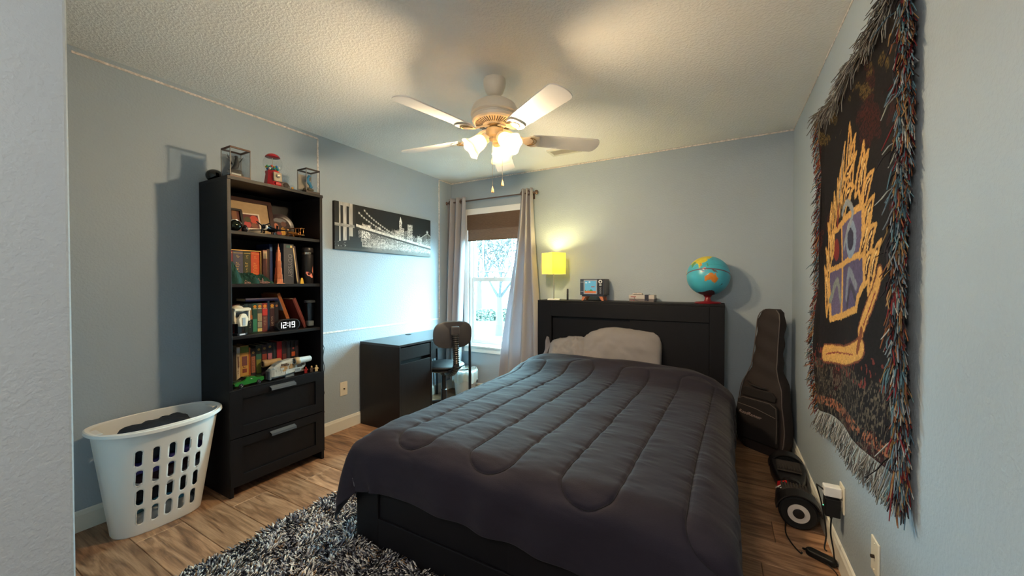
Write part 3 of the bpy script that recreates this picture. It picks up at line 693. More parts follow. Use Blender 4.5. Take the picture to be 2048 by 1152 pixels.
# blade outline in plan (x along radius)
def blade_poly():
    pts = [(.225, -.050)]
    for x, h in ((.26, .056), (.36, .061), (.50, .066), (.60, .068)): pts.append((x, -h))
    for a in np.linspace(-90, 90, 15): pts.append((.625 + .035 * math.cos(R(a)), .068 * math.sin(R(a)) * (1 if abs(a) > 60 else 1)))
    for x, h in ((.60, .068), (.50, .066), (.36, .061), (.26, .056), (.225, .050)): pts.append((x, h))
    return pts
for k in range(5):
    a = R(-102.2 + 72 * k); Mz = Matrix.Rotation(a, 4, 'Z') @ Matrix.Translation((0, 0, fz(2.132))) @ Matrix.Rotation(R(-12), 4, 'X')
    bl_ = MB().prism(blade_poly(), .006, Mz).build('fan_blade', M_blade, fan, bevel=.001)
    ir = MB()
    arm = [(.050, .010), (.09, .012), (.13, .013), (.17, .02), (.205, .043), (.235, .055), (.262, .050), (.275, .030), (.278, 0)]
    poly = [(x, h) for x, h in arm] + [(x, -h) for x, h in arm[-2::-1]]
    Mi = Matrix.Rotation(a, 4, 'Z') @ Matrix.Translation((0, 0, fz(2.132))) @ Matrix.Rotation(R(-12), 4, 'X')
    vs = []
    for zz in (-.007, -.001):
        for x, y in poly:
            w_e = 1 - smst(.05, .20, np.float64(x)); q = Matrix.Rotation(R(-12 * (1 - w_e)), 4, 'X') @ Vector((x, y, 0))
            vs.append(Matrix.Rotation(a, 4, 'Z') @ Vector((q.x, q.y, q.z + zz + fz(2.132) + .058 * w_e)))
    n_ = len(poly); ir.add(vs, [tuple(range(n_ - 1, -1, -1)), tuple(range(n_, 2 * n_))] + [(i, (i + 1) % n_, n_ + (i + 1) % n_, n_ + i) for i in range(n_)])
    io = ir.build('blade_iron', M_fan, fan, bevel=.0015)
    rb_ = MB()
    for rr in (.235, .255):
        pts = [Mi @ Vector((.205 + (rr - .205) * math.cos(t), .040 * math.sin(t) * (rr / .25), -.008)) for t in np.linspace(-1.45, 1.45, 13)]
        rb_.tube(pts, .0022, 6)
    for yy in (-.028, 0, .028): rb_.sph(tuple(Mi @ Vector((.238, yy, -.008))), .004, 8, 6)
    rb_.build('iron_scroll', M_gold, io, smooth=50)
M_shade = translmat('frosted_glass_shade', S(250, 240, 220), .72, S(255, 240, 210))
M_bulb = mat('lit_bulb', (1, .9, .7, 1), .4, emit=(1.0, .72, .38, 1), es=14)
for wa in (104, 224, 344):
    a = R(wa); d = Vector((math.cos(a), math.sin(a), 0)); tilt = R(52)
    Ms = Matrix.Rotation(a, 3, 'Z') @ Matrix.Rotation(R(180) - tilt, 3, 'Y')   # local +Z points outwards and down
    o0 = d * .050 + Vector((0, 0, fz(2.128)))
    MB().tube([d * .02 + Vector((0, 0, fz(2.135))), d * .045 + Vector((0, 0, fz(2.135))), o0 + Ms @ Vector((0, 0, .012))], [.012, .013, .016], 14).build('lamp_arm', M_fan, fan, smooth=50)
    MB().lathe([(.016, -.004), (.030, 0), (.030, .02), (.024, .022), (.016, .022)], 24, M=Ms, loc=tuple(o0)).build('shade_fitter', M_fan, fan, smooth=40)
    pf = [(.024, .008), (.029, .018), (.038, .032), (.044, .055), (.046, .078), (.050, .096), (.060, .112), (.068, .122), (.066, .1225), (.058, .113), (.048, .097), (.044, .078), (.042, .055), (.036, .033), (.027, .019), (.022, .009)]
    sh = MB(); n_ = 48; vs = []
    for i, (r, z) in enumerate(pf):
        for j in range(n_):
            an = 2 * math.pi * j / n_; sc = 1 + .035 * math.cos(6 * an) * smst(.09, .122, np.float64(z)); zz = z + .004 * math.cos(6 * an) * smst(.09, .122, np.float64(z))
            vs.append(Ms @ Vector((r * sc * math.cos(an), r * sc * math.sin(an), zz)) + o0)
    k_ = len(pf); sh.add(vs, [(i * n_ + j, i * n_ + (j + 1) % n_, ((i + 1) % k_) * n_ + (j + 1) % n_, ((i + 1) % k_) * n_ + j) for i in range(k_) for j in range(n_)])
    sh.build('glass_shade', M_shade, fan, smooth=60)
    MB().lathe([(0, .018), (.012, .018), (.013, .03), (.022, .05), (.027, .066), (.024, .082), (.013, .092), (0, .095)], 20, M=Ms, loc=tuple(o0)).build('bulb', M_bulb, fan, smooth=60)
    ld = bpy.data.lights.new('fan_bulb_light', 'POINT'); ld.energy = FAN_W; ld.color = (1.0, .76, .46); ld.shadow_soft_size = .04
    lo_ = bpy.data.objects.new('fan_bulb_light', ld); col.objects.link(lo_); lo_.parent = fan; lo_.location = o0 + Ms @ Vector((0, 0, .088))
M_chain = mat('pull_chain', S(190, 170, 150), .4, .6); M_pull = mat('wood_pull', S(214, 176, 130), .45)
cf = math.radians(29.17); rt = Vector((math.cos(cf), math.sin(cf), 0)); fw = Vector((-math.sin(cf), math.cos(cf), 0))
for px_, zb in ((-.010, 1.800), (.047, 1.838)):
    q = rt * px_ - fw * .03
    c = MB().tube([q + Vector((0, 0, fz(2.14))), q + Vector((0, 0, fz(zb + .035)))], .0012, 6).build('pull_chain', M_chain, fan, smooth=60)
    MB().lathe([(0, fz(zb + .038)), (.003, fz(zb + .037)), (.005, fz(zb + .028)), (.009, fz(zb + .010)), (.0085, fz(zb + .002)), (.005, fz(zb)), (0, fz(zb))], 14, loc=tuple(q)).build('chain_pull', M_pull, c, smooth=50)

# ================================================================== lamp on the headboard
HT = 1.105
lp = thing('table_lamp', 'small lamp with a glowing square yellow shade on the headboard', 'lamp', (-1.462, 3.462, HT))
M_nick = mat('brushed_nickel', S(170, 168, 160), .3, .8)
MB().bb(-.058, .058, -.058, .058, 0, .010).build('base', M_white, lp, bevel=.002, rot=(0, 0, R(20)))
MB().tube([(0, 0, .008), (0, 0, .30)], .0065, 12).build('pole', M_nick, lp, smooth=40)
M_lsh = translmat('yellow_lamp_shade', S(252, 244, 160), .5, S(255, 246, 150))
a0 = R(16.5 + 45); sq = .083
sb_ = MB()
cs_ = [(sq * x, sq * y) for x, y in ((1, 1), (-1, 1), (-1, -1), (1, -1))]
for o_ in (0, .0025):
    pass
vs = []; out = [(x, y) for x, y in cs_]; inn = [(x * .97, y * .97) for x, y in cs_]
for pts in (out, inn):
    for z in (.252, .462):
        for x, y in pts: vs.append((x, y, z))
fs = []
for i in range(4):
    j = (i + 1) % 4; fs += [(i, j, 4 + j, 4 + i), (8 + j, 8 + i, 12 + i, 12 + j), (4 + i, 4 + j, 12 + j, 12 + i), (j, i, 8 + i, 8 + j)]
sb_.add(vs, fs); sb_.build('lamp_shade', M_lsh, lp, rot=(0, 0, a0))
tr_ = MB()
for z in (.253, .461):
    tr_.tube([(x, y, z) for x, y in out], .0022, 6, closed=True)
tr_.build('shade_trim', mat('shade_trim', S(240, 236, 200), .6), lp, rot=(0, 0, a0))
MB().sph((0, 0, .345), (.026, .026, .034), 16, 12).build('bulb', mat('lit_lamp_bulb', (1, .9, .6, 1), .4, emit=(1, .80, .32, 1), es=6), lp, smooth=60)
MB().tube([(.02, -.02, .30), (.02, -.02, .232)], .001, 6).build('pull_chain', M_nick, lp)
spd = MB()
for q in range(3):
    an = 2 * math.pi * q / 3; spd.tube([(0, 0, .30), (.08 * math.cos(an), .08 * math.sin(an), .30)], .0015, 6)
spd.build('shade_spider', M_nick, lp)
ld = bpy.data.lights.new('lamp_light', 'POINT'); ld.energy = LAMP_W; ld.color = (1.0, .84, .36); ld.shadow_soft_size = .035
lo_ = bpy.data.objects.new('lamp_light', ld); col.objects.link(lo_); lo_.parent = lp; lo_.location = (0, 0, .40)

# ================================================================== assumed hall ceiling light, added behind the camera to fill the near walls
hl = thing('hall_fill_light', 'assumed round frosted ceiling light, added as fill in the hall behind the camera', 'ceiling light', (-.45, -.95, HC))
MB().lathe([(0, 0), (.16, 0), (.165, -.012), (.155, -.02), (0, -.02)], 36).build('light_base', M_nick, hl, smooth=40)
MB().lathe([(.15, -.02), (.145, -.045), (.11, -.075), (.06, -.09), (0, -.095)], 36).build('glass_bowl', mat('lit_bowl', (1, .95, .9, 1), .4, emit=(1, .86, .70, 1), es=HALL_W), hl, smooth=60)

# ================================================================== toy television, console, pen, globe
tv = thing('toy_television', 'toy brick television on wooden legs with a blue game picture', 'toy', (-1.072, 3.535, HT))
M_tvb = mat('dark_brown_bricks', S(66, 56, 58), .35, bump=.1, bs=90); M_tvf = mat('blue_grey_bricks', S(58, 70, 88), .35); M_tleg = mat('orange_brown_bricks', S(196, 118, 84), .4)
MB().bb(-.117, .117, -.080, .078, .052, .204).build('cabinet', M_tvb, tv, bevel=.003)
MB().bb(-.112, .112, -.083, -.080, .056, .200).build('front_panel', M_tvf, tv)
MB().bb(-.10, .10, -.075, .07, .040, .052).build('plinth', mat('navy_bricks', S(40, 50, 66), .4), tv)
fb_ = MB(); 
for q in ((-.078, .048, .186, .195), (-.078, .048, .062, .071), (-.078, -.069, .071, .186), (.039, .048, .071, .186)): fb_.bb(q[0], q[1], -.088, -.083, q[2], q[3])
fb_.build('screen_bezel', mat('pale_grey_bricks', S(158, 164, 176), .35), tv, bevel=.002)
nu, nv = 60, 56; uu, vv = np.meshgrid(np.linspace(0, 1, nu), np.linspace(0, 1, nv)); cc = np.zeros((nv, nu, 3)); cc[:] = S(96, 168, 206)[:3]
cc[vv < .17] = S(198, 112, 70)[:3]; cc[(vv < .17) & ((np.floor(uu * 12) + np.floor(vv * 18)) % 2 == 0)] = S(176, 92, 56)[:3]
cc[(vv >= .17) & (vv < .17 + .16 * np.clip(1 - np.abs(uu - .55) / .2, 0, 1))] = S(52, 140, 88)[:3]; cc[(vv >= .17) & (vv < .17 + .10 * np.clip(1 - np.abs(uu - .06) / .08, 0, 1))] = S(52, 140, 88)[:3]
for cu_, cv_ in ((.42, .9), (.12, .84)): cc[((uu - cu_) / .085) ** 2 + ((vv - cv_) / .04) ** 2 < 1] = S(230, 238, 244)[:3]
cc[(np.abs(uu - .72) < .15) & (np.abs(vv - .52) < .03)] = S(150, 84, 82)[:3]; cc[(np.abs(uu - .3) < .05) & (vv > .17) & (vv < .26)] = S(150, 120, 110)[:3]
V = np.stack([-.069 + .108 * uu, np.full_like(uu, -.0840), .071 + .115 * vv], -1).reshape(-1, 3)
npmesh('screen', V, gridfaces(nu, nv), vmat('toy_screen', .3, es=.12), tv, cc.reshape(-1, 3), smooth=False)
ctl = MB(); ctl.bb(.052, .108, -.084, -.083, .058, .198); ctl.build('control_panel', mat('black_bricks', S(28, 28, 34), .35), tv)
Mf = Matrix.Rotation(R(90), 3, 'X')
MB().lathe([(.009, 0), (.017, 0), (.017, .008), (.009, .008), (.009, 0)], 20, M=Mf, loc=(.080, -.084, .178)).build('dial', M_white, tv, smooth=40)
for z in (.152, .146, .140): MB().bb(.070, .090, -.087, -.084, z, z + .003).build('switch', M_white, tv)
for i, z in enumerate((.122, .106, .090, .074)): MB().lathe([(.004, 0), (.008, 0), (.008, .003), (.004, .003), (.004, 0)], 14, M=Mf, loc=(.080, -.084, z)).build('knob_ring', mat('grey_ring', S(120, 122, 130), .4) if i == 0 else bpy.data.materials['grey_ring'], tv)
for z in (.082, .172): MB().bb(-.110, -.082, -.085, -.083, z, z + .004).build('speaker_trim', bpy.data.materials['pale_grey_bricks'], tv)
for sx in (-1, 1):
    for sy in (-.06, .05):
        lg = MB(); vs = []
        for z, o_, hw in ((0, .098, .008), (.040, .078, .018)):
            for x in (-hw, hw):
                for y in (-.012, .012): vs.append((sx * o_ + x, sy + y, z))
        lg.add(vs, [(0, 1, 3, 2), (4, 6, 7, 5), (0, 4, 5, 1), (2, 3, 7, 6), (0, 2, 6, 4), (1, 5, 7, 3)]); lg.build('leg', M_tleg, tv)
an_ = MB().tube([(.085, .05, .204), (-.01, .06, .272)], .0012, 6); an_.sph((-.01, .06, .272), .003, 8, 6); an_.build('antenna', M_nick, tv)

cn = thing('toy_game_console', 'small grey toy game console with a controller lying on top', 'toy', (-.632, 3.53, HT))
M_cg = mat('light_grey_bricks', S(186, 178, 172), .4); M_cd = mat('dark_grey_bricks', S(112, 104, 104), .4)
MB().bb(-.105, .105, -.060, .06, 0, .026).build('lower_shell', M_cd, cn, bevel=.002); MB().bb(-.108, .108, -.062, .062, .026, .060).build('upper_shell', M_cg, cn, bevel=.002)
MB().bb(.028, .062, -.0640, .02, .008, .062).build('cartridge_bay', mat('navy_black_bricks', S(30, 30, 48), .4), cn)
for x in (-.09, -.07): MB().bb(x, x + .010, -.063, -.060, .008, .015).build('button', mat('red_button', S(150, 60, 56), .4) if x == -.09 else bpy.data.materials['red_button'], cn)
MB().bb(-.090, -.045, -.0632, -.062, .040, .047).build('red_lettering', bpy.data.materials['red_button'], cn)
pad = thing('toy_controller', 'little grey toy controller resting on the toy console with its cord', 'toy', (-.672, 3.52, HT + .0605), R(-8))
MB().bb(-.042, .042, -.018, .018, 0, .014).build('pad_body', M_cg, pad, bevel=.003); MB().bb(-.036, .036, -.0185, .0185, .002, .006).build('pad_stripe', M_cd, pad)
MB().bb(-.03, -.008, -.01, .01, .014, .016).build('direction_pad', M_dark, pad)
for x in (.012, .026): MB().lathe([(0, .014), (.005, .014), (.005, .017), (0, .017)], 12, loc=(x, 0, 0)).build('button', bpy.data.materials['red_button'], pad)
MB().tube([(-.02, -.018, .004), (-.02, -.045, -.01), (-.005, -.062, -.035), (.03, -.068, -.05), (.075, -.068, -.054), (.10, -.06, -.050)], .003, 8).build('cord', M_cd, pad, smooth=60)

pn = thing('marker_pen', 'black marker pen standing upright between the lamp and the toy television', 'pen', (-1.312, 3.45, HT))
MB().lathe([(0, 0), (.008, 0), (.009, .004), (.009, .06), (.0075, .063), (.0075, .07), (0, .07)], 14).build('barrel', M_dark, pn, smooth=40)
MB().lathe([(0, .066), (.0085, .066), (.0085, .105), (.006, .110), (0, .110)], 14).build('cap', mat('pen_cap', S(30, 30, 34), .35), pn, smooth=40)

gl = thing('globe', 'turquoise globe with orange and yellow continents on a red base', 'globe', (-.112, 3.485, HT))
M_red = mat('red_base', S(120, 26, 34), .3)
MB().lathe([(0, 0), (.095, 0), (.098, .006), (.09, .013), (.03, .018), (.024, .03), (.020, .05), (.030, .060), (.034, .066), (0, .066)], 40).build('base', M_red, gl, smooth=40)
gr = .160; gc = Vector((0, -.0, .224))
nlon, nlat = 220, 112
lon, lat = np.meshgrid(np.linspace(-180, 180, nlon), np.linspace(-90, 90, nlat))
gcol = np.zeros((nlat, nlon, 3)); gcol[:] = S(70, 172, 194)[:3]
gcol *= (1 + .12 * (fbm(lon / 14, lat / 14, 3, 3)[..., None] - .5))
def inpoly(px, py, poly):
    ins = np.zeros(px.shape, bool); k = len(poly)
    for i in range(k):
        x1, y1 = poly[i]; x2, y2 = poly[(i + 1) % k]
        c = ((y1 > py) != (y2 > py)) & (px < (x2 - x1) * (py - y1) / (y2 - y1 + 1e-9) + x1); ins ^= c
    return ins
jl = lon + 3 * (fbm(lon / 5, lat / 5, 2, 1) - .5); jt = lat + 3 * (fbm(lon / 5 + 9, lat / 5, 2, 2) - .5)
lands = [([(114, -22), (114, -34), (118, -35), (124, -33), (131, -31), (136, -35), (140, -38), (147, -39), (150, -37), (153, -30), (153, -25), (146, -19), (142, -11), (140, -17), (136, -12), (131, -11), (126, -14), (122, -18)], S(206, 128, 50)),
         ([(68, 24), (72, 20), (77, 8), (80, 14), (88, 22), (92, 21), (97, 16), (99, 8), (103, 2), (104, 10), (109, 12), (106, 20), (110, 21), (118, 24), (122, 31), (120, 38), (127, 36), (129, 40), (135, 45), (142, 54), (155, 60), (170, 66), (140, 72), (110, 74), (80, 72), (68, 60), (60, 45), (62, 26)], S(216, 196, 58)),
         ([(98, 20), (102, 12), (105, 9), (109, 12), (106, 18), (103, 22)], S(210, 150, 60)), ([(70, 24), (73, 18), (77, 8), (80, 14), (86, 21), (88, 26), (78, 32)], S(90, 150, 84)),
         ([(95, 5), (100, 2), (105, -5), (103, -4), (97, 2)], S(196, 140, 80)), ([(109, 1), (113, -3), (117, -3), (118, 5), (114, 5)], S(206, 136, 150)), ([(119, -5), (121, -4), (123, 1), (120, 0)], S(206, 136, 150)), ([(105, -6), (114, -7), (114, -9), (106, -7)], S(206, 136, 150)),
         ([(131, -1), (138, -2), (145, -5), (150, -10), (143, -9), (138, -8), (133, -4)], S(110, 90, 84)), ([(120, 18), (122, 18), (124, 12), (126, 7), (122, 8)], S(90, 150, 84)), ([(130, 32), (135, 34), (140, 36), (142, 42), (140, 40), (136, 36)], S(90, 150, 84)),
         ([(167, -46), (171, -44), (174, -41), (178, -38), (173, -35), (172, -41)], S(60, 90, 80)), ([(145, -41), (148, -41), (147, -43)], S(206, 128, 50)),
         ([(32, 30), (12, 32), (-10, 34), (-17, 15), (-8, 5), (8, 4), (14, -10), (18, -34), (26, -33), (35, -22), (40, -12), (51, 10), (43, 12)], S(200, 160, 70)), ([(-10, 36), (0, 44), (-3, 48), (10, 54), (20, 55), (30, 60), (28, 70), (60, 68), (60, 45), (40, 42), (28, 38), (15, 40)], S(150, 170, 90)),
         ([(-80, 8), (-70, 12), (-50, 0), (-35, -8), (-40, -22), (-58, -38), (-68, -54), (-74, -45), (-71, -18), (-80, -5)], S(200, 130, 60)), ([(-125, 48), (-160, 60), (-120, 70), (-80, 66), (-56, 50), (-75, 38), (-81, 26), (-97, 27), (-90, 16), (-106, 22), (-117, 32)], S(216, 190, 70))]
land = np.zeros(lon.shape)
for poly, c in lands:
    m = inpoly(jl, jt, poly); gcol[m] = np.array(c[:3]) * (1 + .3 * (fbm(lon / 4, lat / 4, 2, 4)[m][:, None] - .5)); land[m] = 1
m = lat < -68 + 4 * np.sin(np.radians(lon * 3)); gcol[m] = S(62, 52, 54)[:3]
gcol[np.abs(lat) < .9] = S(110, 70, 80)[:3]
q = (np.abs(lat - 15 * np.sin(np.radians(lon - 60))) < .7); gcol[q] = gcol[q] * .75
la = np.radians(lat); lo__ = np.radians(lon); rr = gr + land * .0012
V = np.stack([rr * np.cos(la) * np.cos(lo__), rr * np.cos(la) * np.sin(lo__), rr * np.sin(la)], -1).reshape(-1, 3)
# turn so that Australia faces the camera
vdir = Vector((0 + .112, 0 - 3.485, 0)).normalized(); lonc = R(124)
Mr = np.array(Matrix.Rotation(R(-20), 3, 'X') @ Matrix.Rotation(math.atan2(vdir.y, vdir.x) - lonc, 3, 'Z'))
V = V @ Mr.T + np.array(gc)
npmesh('globe_ball', V, gridfaces(nlon, nlat), vmat('globe_print', .3, spec=.5), gl, gcol.reshape(-1, 3))
MB().lathe([(.010, .058), (.016, .062), (.024, .068), (.024, .074), (.012, .076), (.010, .058)], 24).build('support_cup', M_nick, gl, smooth=40)
# ================================================================== things on the bookcase
M_page = mat('book_pages', S(206, 192, 160), .85, var=.1, vs=60, stretch=(1, 30, 1))
_mc = {}
def cm(c, rough=.5, metal=0.0, var=.06):
    k = (c, rough, metal)
    if k not in _mc: _mc[k] = mat('colour_%d' % len(_mc), S(*c), rough, metal, var=var, vs=40)
    return _mc[k]
def book(label, xs, yc, z, th, h, d, c, deco=(), lean=0.0, group=None, cat='book', pages=True, name='book', title=None):
    """spine at world x = xs facing the room; th thickness along y; deco: (z0, z1, width share, colour) patches or ('disc', z, r, colour) on the spine"""
    t = thing(name, label, cat, (xs, yc, z), 0, group); t.rotation_euler = (R(lean), 0, 0)
    k = MB(); ct = min(.0025, th * .15)
    k.bb(-d, 0, -th / 2, -th / 2 + ct, 0, h); k.bb(-d, 0, th / 2 - ct, th / 2, 0, h)
    sp = [(0 - .0, -th / 2), (.0018, -th / 4), (.0024, 0), (.0018, th / 4), (0, th / 2), (-.003, th / 2), (-.003, -th / 2)]
    k.prism(sp, h); k.build('cover', cm(c), t)
    MB().bb(-d + .004, -.003, -th / 2 + ct, th / 2 - ct, .003, h - .004).build('pages', M_page, t)
    for q in deco:
        if q[0] == 'disc':
            MB().lathe([(0, 0), (q[2], 0), (q[2], .0008), (0, .0008)], 18, M=Matrix.Rotation(R(90), 3, 'Y'), loc=(.0022, 0, q[1])).build('spine_emblem', cm(q[3], .4), t, smooth=40)
        else:
            MB().bb(.0012, .0030, -th / 2 * q[2], th / 2 * q[2], q[0], q[1]).build('spine_print', cm(q[3]), t)
    return t
def glyphs(t, th, z0, z1, c, n=9, x=.0032, w=.5):
    """small unreadable lettering down a spine"""
    g = MB(); st = (z1 - z0) / n
    for i in range(n):
        a = random.choice((.5, .8, 1.0)) * w * th / 2
        g.bb(x - .0006, x, -a, a * random.choice((.3, .8, 1)), z0 + i * st, z0 + i * st + st * .3)
        if i % 2: g.bb(x - .0006, x, -a, -a + th * .08, z0 + i * st, z0 + i * st + st * .8)
    return g.build('spine_lettering', cm(c, .4), t)

# --- top of the bookcase
T = KH
bl0 = thing('black_ball', 'glossy black ball at the back corner of the bookcase top', 'ball', (-2.785, 1.172, T))
MB().sph((0, 0, .041), (.046, .046, .041), 28, 18).build('ball', mat('gloss_black', S(10, 10, 12), .08, spec=.6), bl0, smooth=180)
MB().lathe([(0, 0), (.022, 0), (.022, .006), (0, .006)], 20).build('ring_foot', M_dark, bl0)
M_acr = clearmat('clear_acrylic', (.93, .95, .97, 1)); M_cb = cm((70, 46, 36), .45)
def case(label, x0, x1, y0, y1, h, frame_c, fig):
    c = thing('display_case', label, 'display case', ((x0 + x1) / 2, (y0 + y1) / 2, T), group='clear figure display cases')
    hx, hy = (x1 - x0) / 2, (y1 - y0) / 2; fm = cm(frame_c, .45)
    MB().bb(-hx, hx, -hy, hy, 0, .018).build('case_base', fm, c, bevel=.002)
    f = MB()
    for q in ((-hx, hx, -hy, -hy + .007), (-hx, hx, hy - .007, hy), (-hx, -hx + .007, -hy + .007, hy - .007), (hx - .007, hx, -hy + .007, hy - .007)): f.bb(*q, h - .011, h)
    f.build('lid_frame', fm, c, bevel=.0015)
    for sx in (-1, 1):
        for sy in (-1, 1):
            px = MB().bb(sx * hx - sx * .004, sx * hx, sy * hy - sy * .004, sy * hy, .018, h - .011).build('corner_post', mat('grey_post', S(120, 116, 112), .4) if 'grey_post' not in bpy.data.materials else bpy.data.materials['grey_post'], c)
    for q in ((-hx + .0015, -hx + .003, -hy + .004, hy - .004), (hx - .003, hx - .0015, -hy + .004, hy - .004), (-hx + .004, hx - .004, -hy + .0015, -hy + .003), (-hx + .004, hx - .004, hy - .003, hy - .0015)): MB().bb(*q, .018, h - .011).build('acrylic_pane', M_acr, c)
    MB().bb(-hx + .004, -hx + .005, -hy + .006, hy - .006, .022, h - .03).build('backdrop', cm(fig[0], .7), c)
    return c, hx, hy
def rock(name, par, c, r, colr, seed):
    k = MB().sph(c, r, 18, 12); rng = random.Random(seed)
    ph = [rng.random() * 6 for _ in range(6)]
    k.v = [tuple(Vector(c) + (Vector(p) - Vector(c)) * (1 + .16 * math.sin(p[0] * 120 + ph[0]) * math.sin(p[1] * 140 + ph[1]) + .12 * math.sin(p[2] * 170 + ph[2] + p[0] * 90))) for p in k.v]
    return k.build(name, cm(colr, .8), par, smooth=30)
c, hx, hy = case('clear display case with a dark winged figurine, farther from the window', -2.655, -2.545, 1.150, 1.262, .185, (84, 52, 38), ((120, 124, 128),))
fg = thing('winged_figurine', 'dark winged creature figurine inside the display case by the black ball', 'figurine', (-2.605, 1.206, T + .018))
rock('rock_base', fg, (0, 0, .022), (.034, .042, .024), (96, 90, 84), 1)
body = MB().tube([(0, -.02, .045), (.004, 0, .062), (0, .008, .088), (.010, .0, .112), (.022, -.006, .118)], [.006, .015, .014, .007, .009], 12); body.tube([(.02, -.006, .118), (.036, -.008, .112)], [.007, .002], 8)
body.tube([(0, -.02, .045), (-.004, -.034, .034), (.004, -.044, .040)], [.006, .004, .001], 8); body.build('body', cm((58, 54, 54), .5), fg, smooth=60)
for sy in (-1, 1):
    wg = MB(); pts = [(0, .006), (.012, .05), (.006, .085), (-.004, .06), (-.014, .075), (-.016, .045), (-.028, .05), (-.022, .015)]
    vs = [Vector((px * .6 - .004, sy * (.010 + (pz) * .42), .070 + pz * .75)) for px, pz in pts]; n_ = len(vs)
    wg.add(list(vs) + [v - Vector((.0015, 0, 0)) for v in vs], [tuple(range(n_)), tuple(range(2 * n_ - 1, n_ - 1, -1))] + [(i, (i + 1) % n_, n_ + (i + 1) % n_, n_ + i) for i in range(n_)])
    wg.build('wing', cm((70, 66, 66), .5), fg)
MB().bb(.036, .040, -.04, .012, 0, .014).build('name_plaque', cm((206, 200, 184), .5), fg)
c, hx, hy = case('clear display case with a small blue figurine, at the window end of the bookcase top', -2.640, -2.535, 1.610, 1.714, .175, (48, 38, 36), ((168, 150, 128),))
fg = thing('blue_figurine', 'bright blue creature figurine inside the display case nearest the window', 'figurine', (-2.595, 1.662, T + .018))
rock('rock_base', fg, (0, 0, .016), (.030, .036, .016), (96, 84, 60), 4)
k = MB().tube([(.0, .012, .028), (.002, .018, .05), (.004, .006, .066), (.002, -.008, .080), (.004, -.004, .102), (.012, .002, .116), (.026, .004, .114)], [.006, .010, .012, .013, .008, .009, .003], 12); k.build('body', cm((38, 128, 168), .4), fg, smooth=60)
MB().tube([(0, .010, .03), (-.004, .026, .034), (.006, .034, .05)], [.007, .006, .001], 8).build('tail', cm((32, 110, 150), .4), fg, smooth=60)
for sy in (-1, 1): MB().prism([(0, 0), (.012, .02), (.010, .045), (-.004, .03), (-.012, .034), (-.012, .01)], .0016, Matrix.Translation((-.002, sy * .010, .075)) @ Matrix.Rotation(R(sy * 55), 4, 'Z') @ Matrix.Rotation(R(90), 4, 'X')).build('wing', cm((120, 100, 80), .5), fg)

gm = thing('gumball_machine', 'small red gumball machine with a glass bowl on the bookcase', 'gumball machine', (-2.605, 1.425, T))
M_gr = mat('red_enamel', S(170, 22, 34), .25, coat=.4)
vs = []
gb = MB()
for z, hw in ((0, .050), (.012, .050), (.016, .046), (.085, .038), (.100, .040), (.108, .036)):
    for j in range(8): 
        a = 2 * math.pi * (j + .5) / 8; vs.append((hw * 1.02 * math.cos(a) / math.cos(math.pi / 8), hw * 1.02 * math.sin(a) / math.cos(math.pi / 8), z))
gb.add(vs, [tuple(range(7, -1, -1)), tuple(range(40, 48))] + [(i * 8 + j, i * 8 + (j + 1) % 8, (i + 1) * 8 + (j + 1) % 8, (i + 1) * 8 + j) for i in range(5) for j in range(8)]); gb.build('body', M_gr, gm, bevel=.002)
MB().box((.047, .004, .066), (.012, .052, .060), Euler((0, R(-6), 0))).build('coin_plate', mat('tarnished_metal', S(150, 140, 124), .4, .6, var=.3, vs=60), gm, bevel=.003)
MB().lathe([(0, 0), (.013, 0), (.013, .006), (.008, .010), (0, .010)], 20, M=Matrix.Rotation(R(90), 3, 'Y'), loc=(.053, .004, .072)).build('coin_dial', M_nick, gm, smooth=40)
MB().box((.065, .004, .072), (.004, .022, .006)).build('crank', M_nick, gm)
MB().bb(.044, .060, -.014, .022, .012, .030).build('chute', M_gr, gm, bevel=.003)
MB().lathe([(.030, .106), (.046, .122), (.055, .146), (.055, .170), (.046, .192), (.036, .202)], 32).build('glass_bowl', clearmat('bowl_glass', (.95, .97, .97, 1)), gm, smooth=60)
MB().lathe([(0, .226), (.010, .225), (.030, .217), (.042, .205), (.044, .199), (.036, .197), (0, .197)], 32).build('lid', M_gr, gm, smooth=40)
MB().tube([(0, 0, .108), (0, 0, .198)], .0015, 6).build('centre_rod', M_nick, gm)
rng = random.Random(5); gcs = [(40, 150, 160), (214, 190, 60), (60, 160, 120), (200, 90, 70), (60, 120, 190), (220, 220, 210)]
gi = 0
for ring, rr, z in ((7, .030, .121), (3, .013, .119), (8, .036, .135), (5, .020, .134)):
    for j in range(ring):
        a = 2 * math.pi * j / ring + ring; g = MB().sph((0, 0, 0), .0075, 10, 7).build('gumball', cm(gcs[gi % 6], .25), smooth=180, loc=(-2.605 + rr * math.cos(a), 1.425 + rr * math.sin(a), T + z))
        tag(g, ['turquoise', 'yellow', 'green', 'orange red', 'blue', 'white'][gi % 6] + ' gumball inside the red gumball machine', 'gumball', 'gumballs in the machine'); gi += 1
ge = thing('geode', 'round grey brown stone geode beside the gumball machine', 'geode', (-2.64, 1.520, T))
rock('stone', ge, (0, 0, .032), (.026, .034, .034), (112, 104, 96), 9); MB().sph((.020, 0, .034), (.010, .022, .022), 16, 10).build('hollow', cm((50, 42, 38), .6), ge, smooth=60)
sg = thing('snow_globe', 'tiny snow globe with a yellow scene in front of the geode', 'snow globe', (-2.575, 1.535, T))
MB().lathe([(0, 0), (.017, 0), (.017, .006), (.013, .010), (0, .010)], 20).build('base', cm((176, 150, 80), .4), sg, smooth=40)
MB().sph((0, 0, .022), .0175, 18, 12).build('glass_ball', clearmat('snow_globe_glass', (.92, .95, .97, 1)), sg, smooth=180)
MB().sph((0, .002, .018), (.008, .008, .010), 10, 8).build('scene', cm((206, 150, 60), .5), sg, smooth=60)

